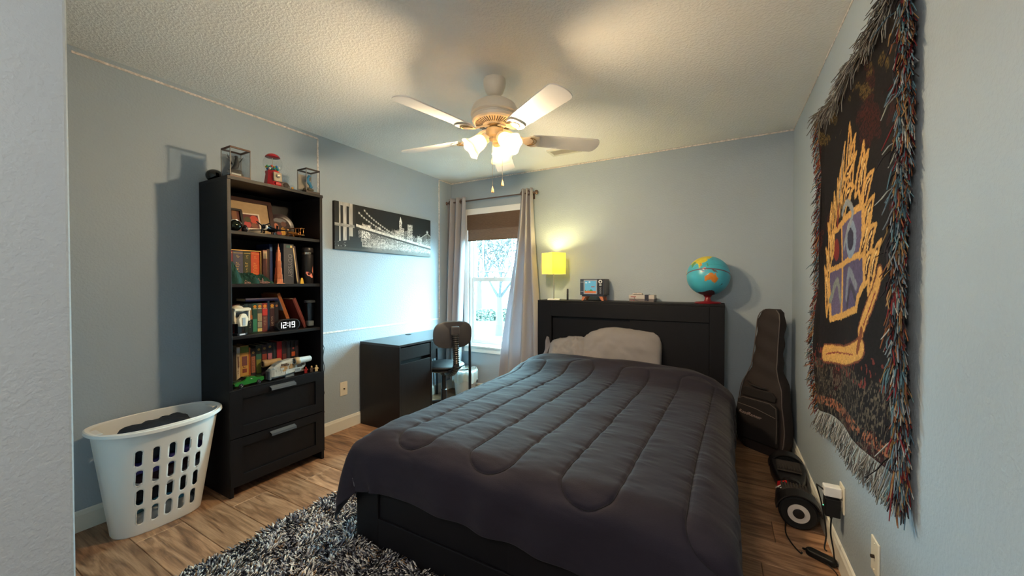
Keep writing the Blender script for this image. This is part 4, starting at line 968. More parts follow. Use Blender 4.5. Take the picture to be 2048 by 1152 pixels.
# --- shelf one: frames, aircraft
Z = SH[0]
def photo_colours(nu, nv, blobs, bgc):
    u, v = np.meshgrid(np.linspace(0, 1, nu), np.linspace(0, 1, nv)); c = np.zeros((nv, nu, 3)); c[:] = S(*bgc)[:3]
    for bu, bv, ru, rv, cc_ in blobs: m = ((u - bu) / ru) ** 2 + ((v - bv) / rv) ** 2 < 1; c[m] = S(*cc_)[:3]
    return c
def flat(name, w, h, x, cols, nu, nv, par, mt, z0=0.0, y0=0.0):
    u, v = np.meshgrid(np.linspace(0, 1, nu), np.linspace(0, 1, nv))
    V = np.stack([np.full_like(u, x), y0 + (u - .5) * w, z0 + v * h], -1).reshape(-1, 3)
    return npmesh(name, V, gridfaces(nu, nv), mt, par, cols.reshape(-1, 3), smooth=False)
def pframe(label, loc, rot, w, h, bw, fc, name='photo_frame'):
    f = thing(name, label, 'photo frame', loc); f.rotation_euler = rot
    k = MB()
    for q in ((-w / 2, w / 2, 0, bw), (-w / 2, w / 2, h - bw, h), (-w / 2, -w / 2 + bw, bw, h - bw), (w / 2 - bw, w / 2, bw, h - bw)): k.bb(-.012, .006, q[0], q[1], q[2], q[3])
    k.build('frame', cm(fc, .4), f, bevel=.002); MB().bb(-.012, -.008, -w / 2 + bw * .6, w / 2 - bw * .6, bw * .6, h - bw * .6).build('backing', M_dark, f)
    return f
M_photo = vmat('photo_print', .35)
f = pframe('large dark wood photo frame with a cream mat leaning on the top shelf', (-2.735, 1.345, Z + .001), (R(0), R(-14), R(0)), .335, .262, .026, (58, 30, 24))
MB().bb(-.008, -.003, -.142, .142, .025, .237).build('mat_board', cm((176, 148, 112), .8), f)
fl_ = thing('instant_photo', 'small white bordered photo stuck on the cream mat of the large frame', 'photo', (-2.735 + .040, 1.345, Z + .016)); fl_.rotation_euler = (R(2), R(-14), 0)
MB().bb(-.0015, .0, -.056, .060, .002, .135).build('photo_border', cm((222, 206, 190), .6), fl_)
flat('photo_image', .096, .092, .0005, photo_colours(28, 28, [(.5, .5, .9, .9, (90, 40, 36)), (.72, .66, .26, .30, (188, 70, 50)), (.25, .24, .22, .24, (176, 62, 60)), (.3, .62, .2, .2, (70, 66, 40)), (.68, .18, .2, .2, (120, 70, 50))], (60, 26, 26)), 28, 28, fl_, M_photo, z0=.034, y0=.002)
f = pframe('small black photo frame in front of the large frame on the top shelf', (-2.655, 1.212, Z + .001), (R(0), R(-16), R(0)), .135, .165, .013, (28, 20, 20))
flat('photo_image', .112, .142, -.004, photo_colours(24, 30, [(.25, .75, .35, .4, (30, 34, 46)), (.2, .42, .2, .2, (190, 130, 110)), (.75, .6, .16, .6, (128, 86, 60)), (.95, .5, .12, .7, (96, 50, 44)), (.55, .3, .18, .2, (200, 150, 130))], (84, 56, 46)), 24, 30, f, M_photo, z0=.012)
f = thing('decorative_plate', 'round dark printed plate standing at the back of the top shelf', 'plate', (-2.77, 1.575, Z)); f.rotation_euler = (0, R(-10), 0)
MB().lathe([(0, 0), (.07, 0), (.088, .006), (.092, .012), (.086, .010), (.07, .004), (0, .004)], 40, M=Matrix.Rotation(R(90), 3, 'Y'), loc=(0, 0, .094)).build('plate_body', cm((52, 40, 44), .3), f, smooth=40)
nr, na = 14, 60; rr, aa = np.meshgrid(np.linspace(.002, .068, nr), np.linspace(0, 2 * math.pi, na)); yy = rr * np.cos(aa); zz = rr * np.sin(aa)
cc = np.zeros(yy.shape + (3,)); cc[:] = S(58, 44, 44)[:3]
for by_, bz_, ry_, rz_, c_ in ((-.035, -.005, .018, .026, (190, 110, 80)), (.012, -.035, .016, .032, (190, 140, 50)), (-.01, .045, .05, .015, (120, 120, 124)), (.02, .02, .02, .02, (104, 70, 60)), (-.02, -.05, .02, .01, (140, 50, 46))): cc[((yy - by_) / ry_) ** 2 + ((zz - bz_) / rz_) ** 2 < 1] = S(*c_)[:3]
npmesh('plate_print', np.stack([np.full_like(yy, .0055), yy, zz + .094], -1).reshape(-1, 3), gridfaces(nr, na), M_photo, f, cc.reshape(-1, 3), smooth=False)
MB().tube([(-.03, -.03, 0), (.0, -.03, .008), (.022, -.03, .004), (.024, -.03, .022)], .0025, 6).tube([(-.03, .03, 0), (.0, .03, .008), (.022, .03, .004), (.024, .03, .022)], .0025, 6).build('plate_stand', M_dark, f)
M_chrome = mat('chrome', S(190, 190, 188), .08, 1.0)
f = thing('mirror_ornament', 'round mirrored dark ornament with a silver rim at the left of the top shelf', 'ornament', (-2.565, 1.178, Z))
MB().sph((0, 0, .034), (.028, .036, .034), 24, 16).build('ball', mat('dark_mirror', S(44, 52, 44), .06, .9), f, smooth=180)
MB().tube([(.012, .036 * math.cos(a), .034 + .034 * math.sin(a)) for a in np.linspace(.4, math.pi - .2, 18)], .003, 8).build('rim', M_chrome, f, smooth=60)
f = thing('skull_ornament', 'little dark shiny knob ornament beside the mirrored ornament', 'ornament', (-2.575, 1.240, Z))
k = MB().sph((0, 0, .020), (.018, .018, .020), 18, 12); k.sph((.010, -.004, .036), (.010, .010, .010), 12, 8); k.build('body', cm((40, 30, 30), .2), f, smooth=60); MB().sph((.014, .004, .026), (.007, .008, .008), 10, 8).build('silver_spot', M_chrome, f, smooth=60)
f = thing('paper_slip', 'small cream paper slip lying on the top shelf by the black aeroplane', 'paper', (-2.555, 1.312, Z)); MB().bb(-.012, .012, -.035, .035, 0, .003).build('paper', cm((204, 186, 160), .7), f)

def plane(name, label, loc, rz, L, c, cw, biplane):
    a = thing(name, label, 'model aircraft', loc, rz); m = cm(c, .22 if not biplane else .35, .5 if not biplane else .8); z = .032
    if not biplane:
        MB().tube([(0, -L * .5, z + .018), (0, -L * .42, z + .018), (0, -L * .30, z + .015), (0, 0, z + .008), (0, L * .4, z + .012), (0, L * .5, z + .014)], [.004, .015, .018, .018, .008, .004], 14).build('fuselage', m, a, smooth=60)
        MB().lathe([(.013, 0), (.0185, .004), (.0185, .016), (.013, .018)], 16, M=Matrix.Rotation(R(90), 3, 'X'), loc=(0, -L * .33, z + .0155)).build('cowling', cm((206, 200, 190), .35), a, smooth=50)
        MB().prism([(-.12, -.02), (-.02, -.035), (.02, -.035), (.12, -.02), (.12, .005), (.02, .018), (-.02, .018), (-.12, .005)], .004, Matrix.Translation((0, -.005, z + .0))).build('wing', m, a, bevel=.001)
        MB().prism([(-.045, L * .42), (.045, L * .42), (.045, L * .48), (-.045, L * .48)], .003, Matrix.Translation((0, 0, z + .012))).build('tailplane', m, a); MB().bb(-.0015, .0015, L * .40, L * .5, z + .012, z + .045).build('fin', m, a)
        MB().sph((0, -.01, z + .024), (.009, .03, .010), 12, 8).build('cockpit', cm((60, 90, 110), .1), a, smooth=60)
        pr = MB()
        for k in range(3):
            q = R(20 + 120 * k); pr.box((math.cos(q) * .024, -L * .5 - .003, z + .018 + math.sin(q) * .024), (.046, .002, .007), Euler((0, -q, 0)))
        pr.sph((0, -L * .5 - .003, z + .018), .006, 10, 8); pr.build('propeller', cm((16, 16, 20), .3), a)
        for sx in (-1, 1): MB().tube([(sx * .03, -.01, z), (sx * .033, -.016, .010)], .002, 6).lathe([(0, -.003), (.010, -.003), (.010, .003), (0, .003)], 12, M=Matrix.Rotation(R(90), 3, 'Y'), loc=(sx * .033, -.016, .010)).build('wheel', M_dark, a)
        MB().tube([(0, L * .42, z + .008), (0, L * .43, 0)], .0025, 6).build('tail_wheel', M_dark, a)
    else:
        for zz in (.018, .040, .066):
            MB().prism([(-.075, -.018), (.075, -.018), (.075, .018), (-.075, .018)], .002, Matrix.Translation((0, 0, zz)), ).build('wing', m, a, bevel=.0005) if zz != .040 else None
        for sx in (-.066, -.03, .03, .066):
            for sy in (-.014, .014): MB().tube([(sx, sy, .018), (sx, sy, .067)], .0012, 6).build('strut', m, a)
        MB().tube([(0, -.05, .032), (0, -.02, .036), (0, .03, .034), (0, .07, .030)], [.006, .010, .009, .003], 10).build('fuselage', m, a, smooth=60)
        MB().bb(-.028, .028, .062, .074, .030, .032).build('tailplane', m, a); MB().bb(-.001, .001, .060, .074, .030, .052).build('fin', m, a)
        MB().box((0, -.054, .032), (.006, .002, .058), Euler((0, R(35), 0))).build('propeller', m, a)
        for sx in (-1, 1): MB().tube([(sx * .012, -.02, .030), (sx * .020, -.022, .008)], .0014, 6).lathe([(.005, -.001), (.008, -.001), (.008, .001), (.005, .001), (.005, -.001)], 14, M=Matrix.Rotation(R(90), 3, 'Y'), loc=(sx * .020, -.022, .008)).build('wheel', m, a)
        MB().tube([(0, .064, .030), (0, .064, 0)], .0012, 6).build('tail_skid', m, a)
    return a
plane('model_aeroplane', 'black model aeroplane with a propeller on the top shelf', (-2.60, 1.405, Z), R(32), .17, (22, 26, 34), None, False)
plane('model_biplane', 'gold wire biplane model at the right of the top shelf', (-2.61, 1.562, Z), R(20), .14, (176, 124, 66), None, True)

# --- shelf two
Z = SH[1]
sc = thing('book_slipcase', 'dark open slipcase with a gold rim holding four coloured books', 'slipcase', (-2.655, 1.262, Z))
k = MB(); w = .222; hh = .214; d = .15
k.bb(-d, 0, -w / 2, -w / 2 + .003, 0, hh); k.bb(-d, 0, w / 2 - .003, w / 2, 0, hh); k.bb(-d, 0, -w / 2 + .003, w / 2 - .003, hh - .003, hh); k.bb(-d, 0, -w / 2 + .003, w / 2 - .003, 0, .003); k.bb(-d, -d + .003, -w / 2 + .003, w / 2 - .003, .003, hh - .003)
k.build('case', cm((70, 44, 34), .5), sc); k = MB()
k.bb(0, .0015, -w / 2, w / 2, hh - .0045, hh); k.bb(0, .0015, w / 2 - .004, w / 2, 0, hh - .0045); k.build('gold_rim', cm((206, 168, 100), .35, .5), sc)
yb = 1.262 - w / 2 + .0045
for nm, th, c_, gc_ in (('red', .055, (134, 32, 32), (206, 160, 90)), ('slate blue', .058, (74, 74, 96), (190, 160, 100)), ('dark green', .045, (56, 58, 36), (186, 160, 80)), ('orange', .053, (196, 74, 32), (214, 130, 60))):
    b = book(nm + ' book in the gold rimmed slipcase', -2.660, yb + th / 2, Z + .0035, th - .001, .203, .13, c_, [(.188, .192, .9, gc_), (.012, .015, .9, gc_)]); glyphs(b, th, .03, .135, gc_, 10); glyphs(b, th, .160, .182, gc_, 3, w=.4); yb += th
book('pale pink spined book right of the slipcase', -2.65, 1.395, Z, .026, .222, .15, (160, 104, 92), [(.165, .215, .9, (210, 180, 140))])
book('thin dark brown book between the pink and blue spines', -2.66, 1.4205, Z, .018, .232, .15, (52, 34, 30))
book('tall dark blue book behind the copper tower', -2.67, 1.4435, Z, .020, .268, .16, (28, 46, 92), [(.22, .25, .8, (70, 100, 140))])
em = thing('tower_model', 'copper model of a stepped skyscraper on the second shelf', 'model', (-2.548, 1.424, Z))
M_cop = mat('copper', S(196, 120, 84), .4, .55, var=.25, vs=120, stretch=(1, 1, .3))
k = MB(); z0 = .0
for hw, z1 in ((.024, .006), (.0185, .030), (.0165, .062), (.0145, .105), (.0120, .150), (.0100, .205), (.0075, .222), (.0050, .240)): k.bb(-hw, hw, -hw, hw, z0, z1); z0 = z1
k.build('tower', M_cop, em, bevel=.0012); MB().tube([(0, 0, .238), (0, 0, .256), (0, 0, .268)], [.0035, .002, .0006], 8).build('spire', M_cop, em)
MB().bb(-.027, .027, -.027, .027, 0, .003).build('plinth', cm((206, 150, 110), .35, .5), em)
k = MB()
for sy in np.linspace(-.012, .012, 5): k.bb(.0152, .0170, sy - .0008, sy + .0008, .03, .062); k.bb(.0130, .0150, sy * .85 - .0008, sy * .85 + .0008, .064, .105); k.bb(.0105, .0125, sy * .7 - .0008, sy * .7 + .0008, .107, .150)
k.build('window_ribs', cm((150, 84, 60), .4, .5), em)
b = book('large grey book with tall pale letters down the spine', -2.600, 1.523, Z, .068, .272, .19, (64, 66, 74), [(.246, .262, .55, (60, 100, 96))])
MB().bb(.0022, .0036, .008, .022, .246, .262).build('spine_label', cm((214, 190, 130)), b)
text_mesh('spine_title', 'ODYSSEY', .040, cm((120, 120, 126), .5), b, (.0032, .006, .125), Matrix(((0, 0, 1), (0, 1, 0), (-1, 0, 0))).to_euler(), xs=.95)
b = book('dark book with cream pages leaning against the large grey book', -2.600, 1.589, Z, .022, .262, .19, (74, 64, 66), [], lean=7.0)
MB().bb(.0026, .0040, -.010, -.003, .004, .25).build('page_edge', cm((206, 180, 140)), b)
f = thing('yellow_card', 'small yellow card at the foot of the leaning dark book', 'card', (-2.560, 1.590, Z)); MB().prism([(-.014, 0), (.014, 0), (.005, .040), (-.008, .040)], .0015, Matrix.Rotation(R(90), 4, 'Z') @ Matrix.Rotation(R(90), 4, 'X')).build('card', cm((214, 172, 60)), f)
bt = thing('travel_bottle', 'black insulated bottle with a steel ring and a pink sticker', 'bottle', (-2.605, 1.660, Z))
MB().lathe([(0, 0), (.034, 0), (.0365, .004), (.0375, .20), (.0375, .208)], 36).build('bottle_body', mat('matt_black_steel', S(26, 24, 26), .45), bt, smooth=40)
MB().lathe([(.0375, .208), (.0380, .209), (.0380, .222), (.036, .224)], 36).build('steel_ring', mat('polished_steel', S(190, 180, 165), .2, 1.0), bt, smooth=40)
MB().lathe([(.036, .224), (.037, .226), (.037, .250), (.034, .256), (0, .257)], 36).build('lid', mat('bottle_lid', S(40, 36, 36), .35), bt, smooth=40)
def sticker(poly, name, c_):
    k = MB(); n_ = len(poly)
    vs = [(.0383 * math.cos(y / .0383 + R(-20)), .0383 * math.sin(y / .0383 + R(-20)), z) for y, z in poly]; k.add(vs, [tuple(range(n_))]); return k.build(name, c_, bt)
sticker([(-.018, .085), (-.006, .084), (.006, .080), (.018, .072), (.028, .055), (.029, .042), (.018, .042), (.008, .052), (-.006, .056), (-.014, .062), (-.014, .070), (-.020, .072)], 'sticker', cm((226, 140, 120), .5))
sticker([(.022, .088), (.026, .108), (.031, .122), (.031, .105), (.034, .085), (.031, .072)], 'sticker', cm((206, 130, 110), .5))
for y0, z0 in ((-.008, .072), (.002, .066), (.020, .056)): sticker([(y0, z0), (y0 + .005, z0), (y0 + .004, z0 + .006), (y0 - .001, z0 + .006)], 'sticker_mark', cm((190, 50, 50), .5))
# scarf
def cloth_lump(name, label, cat, loc, sx, sy, h, c_, seed, n=34, rough=.85, grp=None, rim=.25, par=None):
    u, v = np.meshgrid(np.linspace(-1, 1, n), np.linspace(-1, 1, n)); r = np.maximum(np.abs(u), np.abs(v)); q = np.hypot(u, v) + 1e-9; k = r / q; x = u * k; y = v * k; rr = np.hypot(x, y)
    f1 = fbm(u * 2.2 + seed, v * 2.2, 3, seed); f2 = np.abs(np.sin((u * 3 + v * 2 + f1 * 5) * 2))
    z = h * np.sqrt(np.clip(1 - rr ** 3, 0, 1)) * (.45 + .75 * f1) + h * .16 * f2 * (1 - rr ** 4)
    ed = 1 + .18 * (fbm(np.arctan2(y, x) * 1.5 + 9, rr, 2, seed + 5) - .5)
    V = np.stack([x * sx * ed, y * sy * ed, np.maximum(z, 0) * (rr < .999)], -1); V2 = V.copy(); V2[..., 2] = 0
    o = thing(name, label, cat, loc, group=grp) if par is None else par
    F = gridfaces(n, n); VV = np.concatenate([V.reshape(-1, 3), V2.reshape(-1, 3)]); FF = np.concatenate([F, F[:, ::-1] + n * n])
    k_ = MB(); k_.v = [tuple(p) for p in VV]; k_.f = [tuple(int(i) for i in f_) for f_ in FF]; k_.m = [0] * len(FF); k_.build('cloth', c_, o, smooth=180); return o
M_grn = mat('green_knit', S(20, 58, 48), .9, var=.3, vs=30, bump=.5, bs=220)
sf = thing('green_scarf', 'crumpled dark green scarf lying in front of the slipcase books', 'scarf', (-2.585, 1.235, Z))
u, v = np.meshgrid(np.linspace(0, 1, 130), np.linspace(0, 1, 50))
f1 = fbm(u * 5, v * 3, 3, 2); rg_ = 1 - 2 * np.abs(fbm(u * 9 + v * 3, v * 4 - u * 2, 3, 61) - .45) * 2.2; rg2 = 1 - 2 * np.abs(fbm(u * 17 - v * 6, v * 7 + u * 5, 2, 71) - .4) * 2; yy = -.088 + .235 * u; hgt = .118 * np.exp(-((u - .02) / .22) ** 2) + .058 * np.exp(-((u - .5) / .22) ** 2) + .04 * np.exp(-((u - .85) / .14) ** 2) + .004
env = np.clip(np.sin(np.pi * np.clip(v, 0.0, 1)), 0, 1) ** .6
zz = hgt * env * (.55 + .35 * f1 + .38 * rg_) + .010 * env * rg2; zz = np.maximum(zz, 0); xx = -.058 + .11 * v + .01 * np.sin(u * 14)
npmesh('cloth', np.stack([xx, yy, zz + .0008], -1).reshape(-1, 3), gridfaces(130, 50), M_grn, sf)
fr_ = MB()
for i in range(26):
    y0 = -.03 + .17 * random.random(); x0 = .02 + .03 * random.random(); fr_.tube([(x0, y0, .006 + .03 * random.random()), (x0 + .01, y0 + random.uniform(-.02, .02), .008), (x0 + .014, y0 + random.uniform(-.03, .03), .003)], .003, 5)
fo = fr_.build('scarf_fringe', cm((150, 112, 100), .9), sf, smooth=60); fo['kind'] = 'stuff'

# --- shelf three
Z = SH[2]
rowc = [('dark red', .020, (84, 26, 30), [('disc', .165, .007, (150, 60, 50))]), ('brown', .022, (66, 40, 34), [(.15, .17, .7, (110, 50, 46))]), ('near black', .022, (30, 26, 30), [('disc', .165, .006, (90, 60, 50))]), ('dark', .022, (26, 40, 42), [(.085, .115, .9, (150, 70, 36)), (.115, .145, .8, (46, 84, 78))]), ('dark flame', .026, (24, 38, 42), [(.085, .112, .95, (178, 96, 40)), (.112, .150, .6, (150, 110, 60))]),
        ('green', .029, (34, 74, 66), [('disc', .166, .0095, (206, 134, 40)), (.150, .154, .8, (180, 170, 140)), (.006, .085, .9, (56, 132, 104))]), ('cream and grey', .029, (84, 88, 82), [('disc', .166, .0095, (206, 140, 50)), (.150, .154, .8, (200, 196, 180)), (.004, .024, .95, (206, 186, 120)), (.07, .12, .9, (160, 146, 116)), (.03, .065, .9, (150, 150, 130))]), ('red', .034, (120, 40, 46), [('disc', .166, .0105, (214, 140, 50)), (.150, .153, .8, (220, 180, 150)), (.105, .147, .95, (190, 56, 56)), (.006, .10, .92, (108, 62, 64))]), ('navy', .014, (24, 50, 76), []), ('maroon', .030, (62, 36, 40), [('disc', .166, .0105, (200, 140, 50)), (.150, .154, .8, (200, 180, 140))]), ('black', .028, (30, 26, 32), [('disc', .164, .008, (150, 96, 60))])]
yb = 1.190
for i, (nm, th, c_, deco) in enumerate(rowc):
    h = (.182, .186, .180, .186, .186, .186, .186, .186, .198, .186, .186)[i]
    b = book(nm + ' paperback, number %s of the row from the helmet on the third shelf' % ['one', 'two', 'three', 'four', 'five', 'six', 'seven', 'eight', 'nine', 'ten', 'eleven'][i], -2.625, yb + th / 2, Z, th - .001, h, .13, c_, deco, group='paperback row on the third shelf')
    if i in (4, 6, 7, 9): glyphs(b, th, .035, .10, (150, 130, 110), 7, .0034)
    yb += th
book('dark blue book lying flat on top of the paperback row on the third shelf', -2.640, 1.270, Z + .2088, .02, .22, .12, (28, 30, 74), name='book').rotation_euler = (R(-90), 0, 0)
lean1 = book('orange brown folder leaning right on the third shelf', -2.635, 1.560, Z + .001, .022, .262, .20, (150, 84, 40), [], lean=20)
MB().bb(-.06, .0036, -.0115, -.0105, .14, .22).build('paper_sheet', cm((150, 156, 166), .6), lean1)
lean2 = book('dark red hardback leaning on the orange folder', -2.600, 1.640, Z + .001, .026, .225, .17, (92, 36, 34), [(.005, .22, .25, (120, 60, 48))], lean=22)
tg = thing('glass_tumbler', 'clear tall tumbler at the right end of the third shelf', 'tumbler', (-2.590, 1.664, Z))
MB().lathe([(0, 0), (.026, 0), (.027, .004), (.033, .17), (.0345, .183), (.0335, .183), (.0315, .168), (.0255, .012), (0, .010)], 32).build('glass', clearmat('tumbler_glass', (.80, .86, .90, 1)), tg, smooth=50)
MB().lathe([(0, .011), (.0248, .013), (.0262, .045), (0, .045)], 24).build('contents', cm((150, 140, 130), .4), tg, smooth=40)
MB().lathe([(.0345, .176), (.0362, .178), (.0362, .190), (.030, .194), (0, .194)], 32).build('lid', cm((52, 56, 60), .3), tg, smooth=40)
ck = thing('digital_clock', 'black oval digital clock showing 12:19 on the third shelf', 'clock', (-2.553, 1.482, Z))
def pill(w, h, n=12):
    r = h / 2; p = []
    for a in np.linspace(-90, 90, n): p.append((w / 2 - r + r * math.cos(R(a)), r + r * math.sin(R(a))))
    for a in np.linspace(90, 270, n): p.append((-w / 2 + r + r * math.cos(R(a)), r + r * math.sin(R(a))))
    return p
Mp = Matrix(((0, 0, 1, 0), (1, 0, 0, 0), (0, 1, 0, 0), (0, 0, 0, 1)))
MB().prism(pill(.156, .076), .034, Mp, base=-.017).build('clock_case', cm((26, 26, 30), .4), ck, bevel=.004, seg=3)
MB().prism([(x * .9, .038 + (y - .038) * .86) for x, y in pill(.156, .076)], .001, Mp, base=.0170).build('clock_face', mat('clock_face', S(8, 8, 12), .15, spec=.6), ck)
seg = {'1': 'bc', '2': 'abged', '9': 'abcdfg', ':': ''}
M_seg = mat('clock_digits', (1, 1, 1, 1), .5, emit=(.86, .95, 1, 1), es=1.0)
def digit(ch, y0, par):
    w, h, t = .017, .034, .0036; g = MB(); sgm = {'a': ((0, h), (w, h)), 'b': ((w, h), (w, h / 2)), 'c': ((w, h / 2), (w, 0)), 'd': ((0, 0), (w, 0)), 'e': ((0, h / 2), (0, 0)), 'f': ((0, h), (0, h / 2)), 'g': ((0, h / 2), (w, h / 2))}
    for q in seg[ch]:
        (ya, za), (yb_, zb_) = sgm[q]; g.bb(.0182, .0190, y0 + min(ya, yb_) - t / 2, y0 + max(ya, yb_) + t / 2, .021 + min(za, zb_) - t / 2, .021 + max(za, zb_) + t / 2)
    if ch == '1': pass
    if ch == ':':
        for z in (.030, .047): g.bb(.0182, .0190, y0 - .0025, y0 + .0025, z, z + .005)
    return g.build('clock_digit', M_seg, par)
for ch, y0 in (('1', -.066), ('2', -.037), (':', -.007), ('1', -.011), ('9', .021)): digit(ch, y0 + (.0 if ch != ':' else 0), ck)
hm = thing('toy_helmet', 'white toy brick helmet with a black visor on a dark stand', 'toy', (-2.575, 1.197, Z), R(12))
M_hw = mat('white_bricks', S(222, 210, 186), .4); M_hd = mat('dark_helmet_bricks', S(22, 22, 26), .35)
MB().bb(-.030, .034, -.030, .030, 0, .012).build('stand', M_hd, hm, bevel=.002); MB().bb(.034, .0355, -.018, .018, .002, .011).build('stand_label', cm((190, 190, 196), .4), hm); MB().bb(-.014, .014, -.012, .012, .012, .075).build('stand_post', M_hd, hm)
k = MB().sph((-.008, 0, .132), (.044, .046, .050), 20, 14); k.v = [p for p in k.v]; k.build('dome', M_hw, hm, smooth=30)
vz = MB(); vz.prism([(-.050, -.012), (.050, -.012), (.050, .012), (-.050, .012)], .016, Matrix.Translation((.030, 0, .150)) @ Matrix.Rotation(R(12), 4, 'Y') @ Matrix.Rotation(R(90), 4, 'Z')); vz.bb(-.02, .036, .040, .050, .085, .166); vz.bb(-.02, .036, -.050, -.040, .085, .166); vz.build('brow', M_hw, hm, bevel=.003)
MB().bb(.018, .036, -.040, .040, .112, .146).build('visor', M_hd, hm, bevel=.006)
mz = MB(); mz.prism([(-.022, .055), (.022, .055), (.030, .100), (.016, .128), (0, .134), (-.016, .128), (-.030, .100)], .020, Matrix.Translation((.028, 0, 0)) @ Mp); mz.build('muzzle', M_hw, hm, bevel=.003)
MB().bb(.047, .050, -.010, .010, .060, .108).build('breather', cm((150, 160, 168), .4), hm, bevel=.002); MB().bb(-.03, .030, -.042, .042, .072, .104).build('cheeks', M_hw, hm, bevel=.006)

# --- shelf four
Z = SH[3]
rowd = [('dark orange', .024, .185, (120, 66, 40), [(.0, .10, .8, (150, 84, 50))]), ('brown', .026, .190, (70, 46, 38), [(.02, .12, .7, (96, 66, 46))]), ('black brown', .030, .205, (40, 34, 34), []), ('cream spined', .020, .228, (200, 180, 150), [(.19, .222, .9, (176, 184, 190)), (.10, .17, .5, (120, 96, 84))]), ('wide yellow', .050, .232, (190, 142, 74), [(.188, .228, .96, (96, 112, 52)), (.105, .165, .6, (110, 66, 70)), (.06, .085, .5, (130, 60, 50))]), ('orange edged', .010, .215, (176, 86, 36), []),
        ('dark and pink', .030, .205, (44, 38, 44), [('disc', .18, .008, (150, 116, 70)), (.05, .155, .8, (150, 92, 70))]), ('green and yellow', .036, .222, (34, 44, 40), [('disc', .195, .008, (150, 116, 60)), (.04, .13, .85, (120, 118, 54)), (.13, .165, .9, (50, 92, 74))]), ('purple red', .034, .222, (46, 34, 46), [('disc', .197, .0085, (140, 110, 60)), (.10, .16, .85, (130, 56, 44))]), ('dark blue', .034, .228, (28, 30, 44), [('disc', .203, .0085, (156, 120, 70)), (.12, .16, .8, (160, 96, 110))]), ('black', .028, .226, (26, 28, 34), [(.03, .2, .15, (50, 60, 70))]),
        ('bright red', .034, .230, (150, 26, 34), []), ('maroon black', .032, .226, (44, 30, 34), [(.10, .14, .8, (96, 48, 44))]), ('slate black', .030, .226, (32, 32, 40), [(.08, .2, .15, (70, 76, 86))]), ('black and orange', .030, .226, (34, 30, 34), [(.115, .145, .85, (170, 76, 40)), (.165, .175, .4, (120, 50, 50))]), ('plum black', .024, .222, (40, 28, 34), [('disc', .18, .006, (90, 50, 50))])]
yb = 1.146
for i, (nm, th, h, c_, deco) in enumerate(rowd):
    b = book(nm + ' book in the bottom shelf row behind the green car and spaceship', -2.665, yb + th / 2, Z, th - .001, h, .14, c_, deco, group='bottom shelf book row')
    if i in (3, 4, 6): glyphs(b, th, .06, .15, (110, 70, 50), 8, .0034)
    yb += th + .0005
# green model car, nose towards -y
car = thing('model_car', 'green model muscle car on the bottom shelf', 'model car', (-2.565, 1.235, Z), R(8))
M_cg2 = mat('green_car_paint', S(44, 116, 44), .2, metal=.3, coat=.5)
prof = [(-.088, .016), (-.088, .030), (-.080, .036), (-.035, .040), (-.012, .056), (.028, .056), (.052, .042), (.086, .042), (.088, .018), (.070, .012), (-.070, .012)]
k = MB()
sec = []
for x, inset in ((-.034, .004), (-.030, 0), (.030, 0), (.034, .004)):
    for y, z in prof:
        cab = max(0, z - .041); sec.append((x * (1 - cab * 9), y * (1 - inset * .3), z - (inset * .4 if z > .03 else -inset)))
n_ = len(prof)
k.add(sec, [tuple(range(n_)), tuple(range(4 * n_ - 1, 3 * n_ - 1, -1))] + [(j * n_ + i, j * n_ + (i + 1) % n_, (j + 1) * n_ + (i + 1) % n_, (j + 1) * n_ + i) for j in range(3) for i in range(n_)])
k.build('car_body', M_cg2, car, smooth=30)
wn_ = MB(); wn_.add([(-.0275, -.0325, .0425), (.0275, -.0325, .0425), (.0245, -.0135, .0555), (-.0245, -.0135, .0555)], [(0, 1, 2, 3)]); wn_.v = [(x, y - .001, z + .0006) for x, y, z in wn_.v]; wn_.build('windscreen', cm((20, 22, 26), .1), car)
for sx in (-1, 1):
    MB().add([(sx * .0312, -.026, .0425), (sx * .0312, .044, .0425), (sx * .0287, .028, .0535), (sx * .0287, -.012, .0535)], [(0, 1, 2, 3)]).build('side_window', cm((206, 196, 170), .2) if sx > 0 else cm((20, 22, 26), .1), car)
    for y in (-.054, .054):
        wh = MB().lathe([(0, -.004), (.013, -.004), (.0145, 0), (.013, .004), (0, .004)], 20, M=Matrix.Rotation(R(90), 3, 'Y'), loc=(sx * .0325, y, .0145)).build('wheel', M_dark, car, smooth=40)
        MB().lathe([(0, 0), (.008, 0), (.008, .0015), (.003, .003), (0, .003)], 16, M=Matrix.Rotation(R(90 * sx), 3, 'Y'), loc=(sx * .0365, y, .0145)).build('wheel_hub', M_chrome, wh, smooth=40)
MB().bb(-.010, .010, -.081, -.036, .0375, .0412).build('bonnet_stripe', cm((18, 20, 22), .3), car); MB().bb(-.028, .028, -.0895, -.0865, .022, .030).build('grille', M_dark, car)
for sx in (-.022, .022): MB().lathe([(0, 0), (.0045, 0), (.0045, .002), (0, .002)], 12, M=Matrix.Rotation(R(90), 3, 'X'), loc=(sx, -.0875, .028)).build('headlamp', M_chrome, car)
